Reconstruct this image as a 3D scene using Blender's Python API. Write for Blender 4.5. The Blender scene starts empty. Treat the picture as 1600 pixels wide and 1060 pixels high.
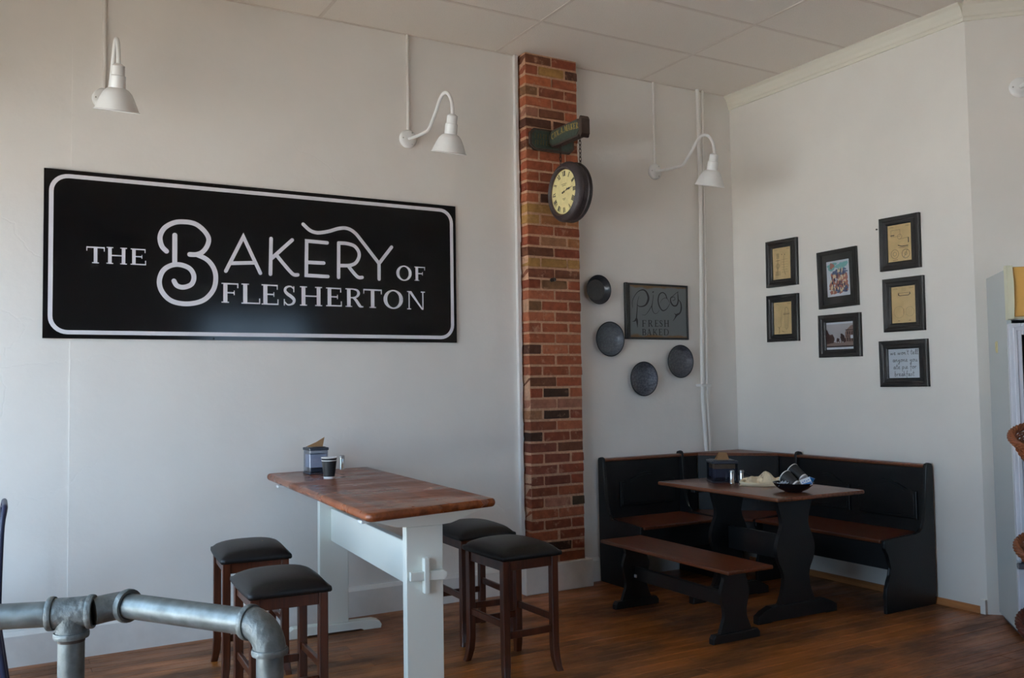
import bpy, bmesh, math, random
from mathutils import Vector, Matrix
PI = math.pi
R = math.radians
random.seed(7)
scene = bpy.context.scene
col = scene.collection

# ------------------------------------------------------------------ camera
CAM = Vector((-5.095, -5.316, 1.396))
cd = bpy.data.cameras.new('camera')
cam = bpy.data.objects.new('camera', cd)
col.objects.link(cam)
cd.sensor_fit = 'HORIZONTAL'
cd.sensor_width = 36.0
cd.lens = 1415.6 * 36.0 / 1600.0
cd.clip_start = 0.05
rt = Vector((0.8670247, -0.49805125, -0.01459895))
up = Vector((-0.01185887, -0.04991788, 0.99868292))
fw = Vector((0.49812403, 0.86570963, 0.04918636))
m = Matrix((rt, up, -fw)).transposed().to_4x4()
m.translation = CAM
cam.matrix_world = m
scene.camera = cam

# ------------------------------------------------------------------ view + world
scene.view_settings.view_transform = 'Standard'
scene.view_settings.look = 'None'
scene.view_settings.gamma = 1.0
scene.view_settings.use_curve_mapping = False
scene.view_settings.exposure = 0.13
w = bpy.data.worlds.new('overcast_sky')
scene.world = w
w.use_nodes = True
bg = w.node_tree.nodes['Background']
bg.inputs['Color'].default_value = (0.50, 0.73, 1.0, 1)
bg.inputs['Strength'].default_value = 6.6
scene.cycles.max_bounces = 12
scene.cycles.diffuse_bounces = 8
scene.cycles.use_denoising = True
scene.cycles.caustics_reflective = False


def portal(name, loc, rot, sx, sy):
    ld = bpy.data.lights.new(name, 'AREA')
    ld.shape = 'RECTANGLE'
    ld.size = sx
    ld.size_y = sy
    ld.cycles.is_portal = True
    o = bpy.data.objects.new(name, ld)
    o.location = loc
    o.rotation_euler = rot
    col.objects.link(o)


# the shop window on the left and the door and window of the street front behind the camera
portal('window_light', (-6.33, -2.275, 1.425), (0, R(-90), 0), 2.15, 3.85)
portal('front_window_light', (-1.6, -8.63, 1.625), (R(90), 0, 0), 1.6, 1.75)

# afternoon sun from behind the building: it only reaches the pavement across from the shop
sd = bpy.data.lights.new('sun', 'SUN')
sd.energy = 145.0
sd.angle = R(0.53)
sd.color = (1.0, 0.99, 0.97)
so = bpy.data.objects.new('sun', sd)
so.rotation_euler = (R(-46), R(9), 0)
col.objects.link(so)

# ------------------------------------------------------------------ materials
MATS = {}


def nt(name):
    mt = bpy.data.materials.new(name)
    mt.use_nodes = True
    t = mt.node_tree
    b = t.nodes['Principled BSDF']
    return mt, t, b


def lin(c):
    return tuple((v / 12.92 if v <= 0.04045 else ((v + 0.055) / 1.055) ** 2.4) for v in c)


def srgb(r, g, b):
    return lin((r / 255, g / 255, b / 255)) + (1,)


def plain(name, c, rough=0.5, metal=0.0, bump=0.0, scale=40.0, var=0.0, coat=0.0, spec=None):
    if name in MATS:
        return MATS[name]
    mt, t, b = nt(name)
    b.inputs['Base Color'].default_value = c
    b.inputs['Roughness'].default_value = rough
    b.inputs['Metallic'].default_value = metal
    if coat:
        b.inputs['Coat Weight'].default_value = coat
        b.inputs['Coat Roughness'].default_value = 0.15
    if spec is not None:
        b.inputs['Specular IOR Level'].default_value = spec
    tc = t.nodes.new('ShaderNodeTexCoord')
    no = t.nodes.new('ShaderNodeTexNoise')
    no.inputs['Scale'].default_value = scale
    no.inputs['Detail'].default_value = 4
    t.links.new(tc.outputs['Object'], no.inputs['Vector'])
    if bump:
        bp = t.nodes.new('ShaderNodeBump')
        bp.inputs['Strength'].default_value = bump
        bp.inputs['Distance'].default_value = 0.01
        t.links.new(no.outputs['Fac'], bp.inputs['Height'])
        t.links.new(bp.outputs['Normal'], b.inputs['Normal'])
    if var:
        mx = t.nodes.new('ShaderNodeMix')
        mx.data_type = 'RGBA'
        mx.blend_type = 'MULTIPLY'
        rp = t.nodes.new('ShaderNodeMapRange')
        rp.inputs['From Min'].default_value = 0.3
        rp.inputs['From Max'].default_value = 0.7
        rp.inputs['To Min'].default_value = 1 - var
        rp.inputs['To Max'].default_value = 1 + var * 0.3
        t.links.new(no.outputs['Fac'], rp.inputs['Value'])
        mx.inputs[0].default_value = 1
        mx.inputs[6].default_value = c
        t.links.new(rp.outputs[0], mx.inputs[7])
        t.links.new(mx.outputs[2], b.inputs['Base Color'])
    MATS[name] = mt
    return mt


def wood(name, c1, c2, axis='X', rough=0.35, scale=1.0, coat=0.0, rand=0.0, bump=0.15, wear=None):
    """stretched noise grain; axis = the grain direction in object space"""
    if name in MATS:
        return MATS[name]
    mt, t, b = nt(name)
    tc = t.nodes.new('ShaderNodeTexCoord')
    mp = t.nodes.new('ShaderNodeMapping')
    s = {'X': (1.2, 26, 26), 'Y': (26, 1.2, 26), 'Z': (26, 26, 1.2)}[axis]
    mp.inputs['Scale'].default_value = tuple(v * scale for v in s)
    t.links.new(tc.outputs['Object'], mp.inputs['Vector'])
    no = t.nodes.new('ShaderNodeTexNoise')
    no.inputs['Scale'].default_value = 2.0
    no.inputs['Detail'].default_value = 7
    no.inputs['Roughness'].default_value = 0.62
    no.inputs['Distortion'].default_value = 0.4
    t.links.new(mp.outputs[0], no.inputs['Vector'])
    cr = t.nodes.new('ShaderNodeValToRGB')
    cr.color_ramp.elements[0].position = 0.3
    cr.color_ramp.elements[0].color = c1
    cr.color_ramp.elements[1].position = 0.68
    cr.color_ramp.elements[1].color = c2
    t.links.new(no.outputs['Fac'], cr.inputs[0])
    out = cr.outputs[0]
    if rand:
        oi = t.nodes.new('ShaderNodeObjectInfo')
        mr = t.nodes.new('ShaderNodeMapRange')
        mr.inputs['To Min'].default_value = 1 - rand
        mr.inputs['To Max'].default_value = 1 + rand
        t.links.new(oi.outputs['Random'], mr.inputs['Value'])
        mx = t.nodes.new('ShaderNodeMix')
        mx.data_type = 'RGBA'
        mx.blend_type = 'MULTIPLY'
        mx.inputs[0].default_value = 1
        t.links.new(out, mx.inputs[6])
        t.links.new(mr.outputs[0], mx.inputs[7])
        out = mx.outputs[2]
    if wear:
        # worn and grimy patches of the finish, laid out in world space across the boards
        ge = t.nodes.new('ShaderNodeNewGeometry')
        mp2 = t.nodes.new('ShaderNodeMapping')
        mp2.inputs['Scale'].default_value = (0.9, 2.4, 1)
        t.links.new(ge.outputs['Position'], mp2.inputs['Vector'])
        n2 = t.nodes.new('ShaderNodeTexNoise')
        n2.inputs['Scale'].default_value = 1.6
        n2.inputs['Detail'].default_value = 6
        n2.inputs['Roughness'].default_value = 0.65
        t.links.new(mp2.outputs[0], n2.inputs['Vector'])
        r2 = t.nodes.new('ShaderNodeMapRange')
        r2.inputs['From Min'].default_value = 0.42
        r2.inputs['From Max'].default_value = 0.62
        t.links.new(n2.outputs['Fac'], r2.inputs['Value'])
        m2 = t.nodes.new('ShaderNodeMix')
        m2.data_type = 'RGBA'
        t.links.new(r2.outputs[0], m2.inputs[0])
        t.links.new(out, m2.inputs[6])
        m3 = t.nodes.new('ShaderNodeMix')
        m3.data_type = 'RGBA'
        m3.blend_type = 'MULTIPLY'
        m3.inputs[0].default_value = 1
        m3.inputs[7].default_value = wear
        t.links.new(out, m3.inputs[6])
        t.links.new(m3.outputs[2], m2.inputs[7])
        out = m2.outputs[2]
        r3 = t.nodes.new('ShaderNodeMapRange')
        r3.inputs['To Min'].default_value = rough
        r3.inputs['To Max'].default_value = rough + 0.25
        t.links.new(r2.outputs[0], r3.inputs['Value'])
        t.links.new(r3.outputs[0], b.inputs['Roughness'])
    else:
        b.inputs['Roughness'].default_value = rough
    t.links.new(out, b.inputs['Base Color'])
    if coat:
        b.inputs['Coat Weight'].default_value = coat
        b.inputs['Coat Roughness'].default_value = 0.2
    bp = t.nodes.new('ShaderNodeBump')
    bp.inputs['Strength'].default_value = bump
    bp.inputs['Distance'].default_value = 0.002
    t.links.new(no.outputs['Fac'], bp.inputs['Height'])
    t.links.new(bp.outputs['Normal'], b.inputs['Normal'])
    MATS[name] = mt
    return mt


def plaster(name, c, amount=1.0, cracks=True):
    mt, t, b = nt(name)
    tc = t.nodes.new('ShaderNodeTexCoord')
    n1 = t.nodes.new('ShaderNodeTexNoise')
    n1.inputs['Scale'].default_value = 1.7
    n1.inputs['Detail'].default_value = 8
    n1.inputs['Roughness'].default_value = 0.55
    t.links.new(tc.outputs['Object'], n1.inputs['Vector'])
    mu = n1.outputs['Fac']
    if cracks:
        nw = t.nodes.new('ShaderNodeTexNoise')
        nw.inputs['Scale'].default_value = 2.5
        nw.inputs['Detail'].default_value = 5
        t.links.new(tc.outputs['Object'], nw.inputs['Vector'])
        mxv = t.nodes.new('ShaderNodeMix')
        mxv.data_type = 'RGBA'
        mxv.inputs[0].default_value = 0.35
        t.links.new(tc.outputs['Object'], mxv.inputs[6])
        t.links.new(nw.outputs['Color'], mxv.inputs[7])
        vo = t.nodes.new('ShaderNodeTexVoronoi')
        vo.feature = 'DISTANCE_TO_EDGE'
        vo.inputs['Scale'].default_value = 1.9
        t.links.new(mxv.outputs[2], vo.inputs['Vector'])
        mr = t.nodes.new('ShaderNodeMapRange')
        mr.inputs['From Max'].default_value = 0.012
        mr.inputs['To Min'].default_value = -0.05
        mr.inputs['To Max'].default_value = 0
        t.links.new(vo.outputs['Distance'], mr.inputs['Value'])
        gate = t.nodes.new('ShaderNodeTexNoise')
        gate.inputs['Scale'].default_value = 1.1
        t.links.new(tc.outputs['Object'], gate.inputs['Vector'])
        gr = t.nodes.new('ShaderNodeMapRange')
        gr.inputs['From Min'].default_value = 0.5
        gr.inputs['From Max'].default_value = 0.6
        t.links.new(gate.outputs['Fac'], gr.inputs['Value'])
        ml = t.nodes.new('ShaderNodeMath')
        ml.operation = 'MULTIPLY'
        t.links.new(mr.outputs[0], ml.inputs[0])
        t.links.new(gr.outputs[0], ml.inputs[1])
        ad = t.nodes.new('ShaderNodeMath')
        ad.operation = 'ADD'
        t.links.new(mu, ad.inputs[0])
        t.links.new(ml.outputs[0], ad.inputs[1])
        mu = ad.outputs[0]
    bp = t.nodes.new('ShaderNodeBump')
    bp.inputs['Strength'].default_value = 0.35 * amount
    bp.inputs['Distance'].default_value = 0.035
    t.links.new(mu, bp.inputs['Height'])
    t.links.new(bp.outputs['Normal'], b.inputs['Normal'])
    cr = t.nodes.new('ShaderNodeMapRange')
    cr.inputs['From Min'].default_value = 0.3
    cr.inputs['From Max'].default_value = 0.7
    cr.inputs['To Min'].default_value = 0.95
    cr.inputs['To Max'].default_value = 1.02
    t.links.new(n1.outputs['Fac'], cr.inputs['Value'])
    mx = t.nodes.new('ShaderNodeMix')
    mx.data_type = 'RGBA'
    mx.blend_type = 'MULTIPLY'
    mx.inputs[0].default_value = 1
    mx.inputs[6].default_value = c
    t.links.new(cr.outputs[0], mx.inputs[7])
    t.links.new(mx.outputs[2], b.inputs['Base Color'])
    b.inputs['Roughness'].default_value = 0.6
    b.inputs['Specular IOR Level'].default_value = 0.3
    return mt


def brick_mat():
    mt, t, b = nt('brick')
    oi = t.nodes.new('ShaderNodeObjectInfo')
    ge = t.nodes.new('ShaderNodeNewGeometry')
    n1 = t.nodes.new('ShaderNodeTexNoise')
    n1.inputs['Scale'].default_value = 22
    n1.inputs['Detail'].default_value = 6
    n1.inputs['Roughness'].default_value = 0.65
    t.links.new(ge.outputs['Position'], n1.inputs['Vector'])
    mr = t.nodes.new('ShaderNodeMapRange')
    mr.inputs['From Min'].default_value = 0.3
    mr.inputs['From Max'].default_value = 0.72
    mr.inputs['To Min'].default_value = 0.7
    mr.inputs['To Max'].default_value = 1.2
    t.links.new(n1.outputs['Fac'], mr.inputs['Value'])
    mx = t.nodes.new('ShaderNodeMix')
    mx.data_type = 'RGBA'
    mx.blend_type = 'MULTIPLY'
    mx.inputs[0].default_value = 1
    t.links.new(oi.outputs['Color'], mx.inputs[6])
    t.links.new(mr.outputs[0], mx.inputs[7])
    # mortar smears
    n2 = t.nodes.new('ShaderNodeTexNoise')
    n2.inputs['Scale'].default_value = 14
    n2.inputs['Detail'].default_value = 8
    n2.inputs['Roughness'].default_value = 0.7
    t.links.new(ge.outputs['Position'], n2.inputs['Vector'])
    r2 = t.nodes.new('ShaderNodeMapRange')
    r2.inputs['From Min'].default_value = 0.58
    r2.inputs['From Max'].default_value = 0.74
    r2.inputs['To Max'].default_value = 0.7
    t.links.new(n2.outputs['Fac'], r2.inputs['Value'])
    m2 = t.nodes.new('ShaderNodeMix')
    m2.data_type = 'RGBA'
    t.links.new(r2.outputs[0], m2.inputs[0])
    t.links.new(mx.outputs[2], m2.inputs[6])
    m2.inputs[7].default_value = srgb(190, 150, 124)
    t.links.new(m2.outputs[2], b.inputs['Base Color'])
    b.inputs['Roughness'].default_value = 0.9
    b.inputs['Specular IOR Level'].default_value = 0.2
    bp = t.nodes.new('ShaderNodeBump')
    bp.inputs['Strength'].default_value = 0.6
    bp.inputs['Distance'].default_value = 0.006
    t.links.new(n1.outputs['Fac'], bp.inputs['Height'])
    t.links.new(bp.outputs['Normal'], b.inputs['Normal'])
    return mt


def clear(name, tint, gloss=0.12, alpha=0.85):
    """thin clear plastic or pane: mostly see-through, a little mirror"""
    mt = bpy.data.materials.new(name)
    mt.use_nodes = True
    t = mt.node_tree
    t.nodes.clear()
    o = t.nodes.new('ShaderNodeOutputMaterial')
    tr = t.nodes.new('ShaderNodeBsdfTransparent')
    tr.inputs[0].default_value = tint
    gl = t.nodes.new('ShaderNodeBsdfGlossy')
    gl.inputs['Roughness'].default_value = 0.08
    lw = t.nodes.new('ShaderNodeLayerWeight')
    lw.inputs['Blend'].default_value = 0.5
    pw = t.nodes.new('ShaderNodeMath')
    pw.operation = 'POWER'
    pw.inputs[1].default_value = 4.0
    t.links.new(lw.outputs['Facing'], pw.inputs[0])
    ma = t.nodes.new('ShaderNodeMath')
    ma.operation = 'MULTIPLY_ADD'
    ma.inputs[1].default_value = 0.6
    ma.inputs[2].default_value = gloss * 0.25
    t.links.new(pw.outputs[0], ma.inputs[0])
    mx = t.nodes.new('ShaderNodeMixShader')
    t.links.new(ma.outputs[0], mx.inputs[0])
    t.links.new(tr.outputs[0], mx.inputs[1])
    t.links.new(gl.outputs[0], mx.inputs[2])
    t.links.new(mx.outputs[0], o.inputs[0])
    return mt


# ------------------------------------------------------------------ mesh helpers
def to_obj(name, bm, mat, parent=None, smooth=False, M=None):
    if M is not None:
        bm.transform(M)
    bmesh.ops.recalc_face_normals(bm, faces=bm.faces)
    me = bpy.data.meshes.new(name)
    bm.to_mesh(me)
    bm.free()
    mats = mat if isinstance(mat, (list, tuple)) else [mat]
    for q in mats:
        me.materials.append(q)
    if smooth:
        me.polygons.foreach_set('use_smooth', [True] * len(me.polygons))
        if smooth != 'all':
            me.set_sharp_from_angle(angle=R(38))
    o = bpy.data.objects.new(name, me)
    col.objects.link(o)
    if parent is not None:
        o.parent = parent
    return o


def thing(name, label, cat, loc=(0, 0, 0), rz=0.0, group=None):
    o = bpy.data.objects.new(name, None)
    o.empty_display_size = 0.1
    o.location = loc
    o.rotation_euler = (0, 0, rz)
    col.objects.link(o)
    o['label'] = label
    o['category'] = cat
    if group:
        o['group'] = group
    return o


def tag(o, label, cat, group=None):
    o['label'] = label
    o['category'] = cat
    if group:
        o['group'] = group
    return o


def struct(o):
    o['kind'] = 'structure'
    return o


def copy_tree(o, parent=None):
    c = o.copy()
    col.objects.link(c)
    c.parent = parent
    for ch in list(o.children):
        copy_tree(ch, c)
    return c


def box(bm, x0, x1, y0, y1, z0, z1, bev=0.0, seg=1, mi=0):
    n = bmesh.new()
    vs = [n.verts.new(p) for p in ((x0, y0, z0), (x1, y0, z0), (x1, y1, z0), (x0, y1, z0), (x0, y0, z1), (x1, y0, z1), (x1, y1, z1), (x0, y1, z1))]
    for f in ((0, 3, 2, 1), (4, 5, 6, 7), (0, 1, 5, 4), (1, 2, 6, 5), (2, 3, 7, 6), (3, 0, 4, 7)):
        n.faces.new([vs[i] for i in f])
    if bev:
        bmesh.ops.bevel(n, geom=n.edges[:], offset=bev, segments=seg, affect='EDGES', profile=0.6)
    merge(bm, n, mi)


def merge(bm, n, mi=0, M=None):
    if M is not None:
        n.transform(M)
    mp = {}
    n.verts.index_update()
    for v in n.verts:
        mp[v.index] = bm.verts.new(v.co)
    for f in n.faces:
        try:
            g = bm.faces.new([mp[v.index] for v in f.verts])
            g.material_index = mi
        except ValueError:
            pass
    n.free()


def prism(bm, pts, axis, a0, a1, bev=0.0, seg=2, mi=0):
    """closed 2D outline extruded along an axis; 2D coords are the other two axes in order"""
    n = bmesh.new()

    def P(u, v, a):
        return {'X': (a, u, v), 'Y': (u, a, v), 'Z': (u, v, a)}[axis]
    b0 = [n.verts.new(P(u, v, a0)) for u, v in pts]
    b1 = [n.verts.new(P(u, v, a1)) for u, v in pts]
    n.faces.new(b0)
    n.faces.new(b1)
    k = len(pts)
    rim = []
    for i in range(k):
        n.faces.new((b0[i], b0[(i + 1) % k], b1[(i + 1) % k], b1[i]))
    if bev:
        es = [e for e in n.edges if (e.verts[0] in b0 and e.verts[1] in b0) or (e.verts[0] in b1 and e.verts[1] in b1)]
        bmesh.ops.bevel(n, geom=es, offset=bev, segments=seg, affect='EDGES', profile=0.6)
    merge(bm, n, mi)


def smooth_pts(pts, sub=8, closed=False):
    """Catmull-Rom through points of any dimension"""
    out = []
    n = len(pts)
    if n < 3:
        return [tuple(p) for p in pts]
    rng = n if closed else n - 1
    for i in range(rng):
        if closed:
            p0, p1, p2, p3 = pts[(i - 1) % n], pts[i], pts[(i + 1) % n], pts[(i + 2) % n]
        else:
            p0, p1, p2, p3 = pts[max(i - 1, 0)], pts[i], pts[i + 1], pts[min(i + 2, n - 1)]
        for k in range(sub):
            t = k / sub
            out.append(tuple(0.5 * (2 * b + (c - a) * t + (2 * a - 5 * b + 4 * c - d) * t * t + (3 * b - a - 3 * c + d) * t ** 3) for a, b, c, d in zip(p0, p1, p2, p3)))
    if not closed:
        out.append(tuple(pts[-1]))
    return out


def tube(bm, pts, r, seg=10, closed=False, cap=True, mi=0):
    """round tube through 3D points; r a number or one per point"""
    P = [Vector(p) for p in pts]
    n = len(P)
    rs = r if isinstance(r, (list, tuple)) else [r] * n
    rings = []
    ref = None
    for i in range(n):
        a = P[(i - 1) % n] if (closed or i > 0) else P[i]
        b = P[(i + 1) % n] if (closed or i < n - 1) else P[i]
        d = (b - a).normalized()
        if ref is None:
            ref = Vector((0, 0, 1)) if abs(d.z) < 0.9 else Vector((1, 0, 0))
        u = (ref - d * ref.dot(d)).normalized()
        ref = u
        v = d.cross(u)
        rings.append([bm.verts.new(P[i] + (u * math.cos(2 * PI * k / seg) + v * math.sin(2 * PI * k / seg)) * rs[i]) for k in range(seg)])
    for i in range(n if closed else n - 1):
        A, B = rings[i], rings[(i + 1) % n]
        for k in range(seg):
            f = bm.faces.new((A[k], A[(k + 1) % seg], B[(k + 1) % seg], B[k]))
            f.material_index = mi
    if cap and not closed:
        bm.faces.new(rings[0]).material_index = mi
        bm.faces.new(rings[-1]).material_index = mi


def lathe(bm, prof, seg=32, M=None, mi=0):
    """profile (radius, height) turned about Z"""
    n = bmesh.new()
    rings = []
    for r, z in prof:
        if r < 1e-6:
            rings.append([n.verts.new((0, 0, z))])
        else:
            rings.append([n.verts.new((r * math.cos(2 * PI * k / seg), r * math.sin(2 * PI * k / seg), z)) for k in range(seg)])
    for A, B in zip(rings, rings[1:]):
        for k in range(seg):
            a, b = A[k % len(A)], A[(k + 1) % len(A)]
            c, d = B[(k + 1) % len(B)], B[k % len(B)]
            vs = []
            for v in (a, b, c, d):
                if v not in vs:
                    vs.append(v)
            if len(vs) >= 3:
                n.faces.new(vs)
    merge(bm, n, mi, M)


def ribbon(bm, pts, width, z0=0.0, z1=0.001, sub=6, caps=True, smooth=True, mi=0):
    """a flat pen stroke in the local xy plane, slightly raised"""
    if len(pts[0]) > 2:
        p3 = smooth_pts(pts, sub) if smooth else pts
        P = [Vector((q[0], q[1], 0)) for q in p3]
        W = [max(q[2], 0.0006) for q in p3]
    else:
        p3 = smooth_pts(pts, sub) if smooth else pts
        P = [Vector((q[0], q[1], 0)) for q in p3]
        W = [width] * len(P)
    L = []
    Rr = []
    n = len(P)
    for i in range(n):
        if i == 0:
            d = (P[1] - P[0]).normalized()
            k = 1
        elif i == n - 1:
            d = (P[-1] - P[-2]).normalized()
            k = 1
        else:
            d0 = (P[i] - P[i - 1]).normalized()
            d1 = (P[i + 1] - P[i]).normalized()
            d = (d0 + d1)
            d = d.normalized() if d.length > 1e-6 else d0
            k = 1 / max(0.45, d.dot(d0))
        nn = Vector((-d.y, d.x, 0)) * (W[i] / 2 * k)
        L.append(P[i] + nn)
        Rr.append(P[i] - nn)
    LAYER[0] = (LAYER[0] + 1) % 40
    z1 = z1 + LAYER[0] * 0.000006
    if caps or not smooth:
        for e, sgn in ((0, -1), (n - 1, 1)):
            d = (P[1] - P[0]).normalized() if e == 0 else (P[-1] - P[-2]).normalized()
            nn = Vector((-d.y, d.x, 0))
            if not caps:
                continue
            arc = [P[e] + nn * (W[e] / 2 * math.cos(PI * k / 8)) + d * (sgn * W[e] / 2 * math.sin(PI * k / 8)) for k in range(9)]
            plate(bm, [(v.x, v.y) for v in arc], z0, z1, mi)
    tl = [bm.verts.new((v.x, v.y, z1)) for v in L]
    tr_ = [bm.verts.new((v.x, v.y, z1)) for v in Rr]
    bl = [bm.verts.new((v.x, v.y, z0)) for v in L]
    br = [bm.verts.new((v.x, v.y, z0)) for v in Rr]
    for i in range(n - 1):
        for A, B in ((tl, tr_), (tr_, br), (bl, tl)):
            f = bm.faces.new((A[i], B[i], B[i + 1], A[i + 1]))
            f.material_index = mi
    for i in (0, n - 1):
        bm.faces.new((tl[i], tr_[i], br[i], bl[i])).material_index = mi
    if not smooth and caps:
        for i in range(1, n - 1):
            disc(bm, P[i].x, P[i].y, W[i] / 2, z0, z1 + 0.000003, mi)


LAYER = [0]


def plate(bm, q, z0, z1, mi=0):
    LAYER[0] = (LAYER[0] + 1) % 40
    z1 = z1 + LAYER[0] * 0.000006
    top = [bm.verts.new((v[0], v[1], z1)) for v in q]
    f = bm.faces.new(top)
    f.material_index = mi
    bot = [bm.verts.new((v[0], v[1], z0)) for v in q]
    k = len(q)
    for i in range(k):
        g = bm.faces.new((top[i], top[(i + 1) % k], bot[(i + 1) % k], bot[i]))
        g.material_index = mi
    g = bm.faces.new(bot)
    g.material_index = mi


def disc(bm, x, y, r, z0, z1, mi=0, seg=14, ry=None):
    ry = ry or r
    plate(bm, [(x + r * math.cos(2 * PI * k / seg), y + ry * math.sin(2 * PI * k / seg)) for k in range(seg)], z0, z1, mi)


def nosed_slab(bm, corners, z0, z1, rc, rn, nseg=6):
    """a board with rounded corners and a bull-nosed edge"""
    C_ = [Vector((a, b)) for a, b in corners]
    if sum(C_[i].x * C_[(i + 1) % len(C_)].y - C_[(i + 1) % len(C_)].x * C_[i].y for i in range(len(C_))) < 0:
        C_.reverse()
    out = []
    n = len(C_)
    for i in range(n):
        p, a, b = C_[i], (C_[i - 1] - C_[i]).normalized(), (C_[(i + 1) % n] - C_[i]).normalized()
        half = math.acos(max(-1, min(1, a.dot(b)))) / 2
        d = rc / math.tan(half)
        s, e = p + a * d, p + b * d
        cen = p + (a + b).normalized() * (rc / math.sin(half))
        for k in range(nseg + 1):
            t = k / nseg
            v = (s - cen).lerp(e - cen, t).normalized() * rc
            out.append((cen + v, v.normalized()))
    rings = []
    h = (z1 - z0) / 2
    for k in range(9):
        an = -PI / 2 + PI * k / 8
        ins = rn * (1 - math.cos(an))
        z = (z0 + z1) / 2 + h * math.sin(an)
        rings.append([bm.verts.new((p.x - v.x * ins, p.y - v.y * ins, z)) for p, v in out])
    for A, B in zip(rings, rings[1:]):
        for k in range(len(A)):
            bm.faces.new((A[k], A[(k + 1) % len(A)], B[(k + 1) % len(A)], B[k]))
    bm.faces.new(rings[0])
    bm.faces.new(rings[-1])


def MA(x, y, z):   # picture plane on the back wall: local x right, local y up, local z into the room
    return Matrix(((1, 0, 0, x), (0, 0, -1, y), (0, 1, 0, z), (0, 0, 0, 1)))


def MB(x, y, z):   # the same on the right wall
    return Matrix(((0, 0, -1, x), (-1, 0, 0, y), (0, 1, 0, z), (0, 0, 0, 1)))


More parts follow.
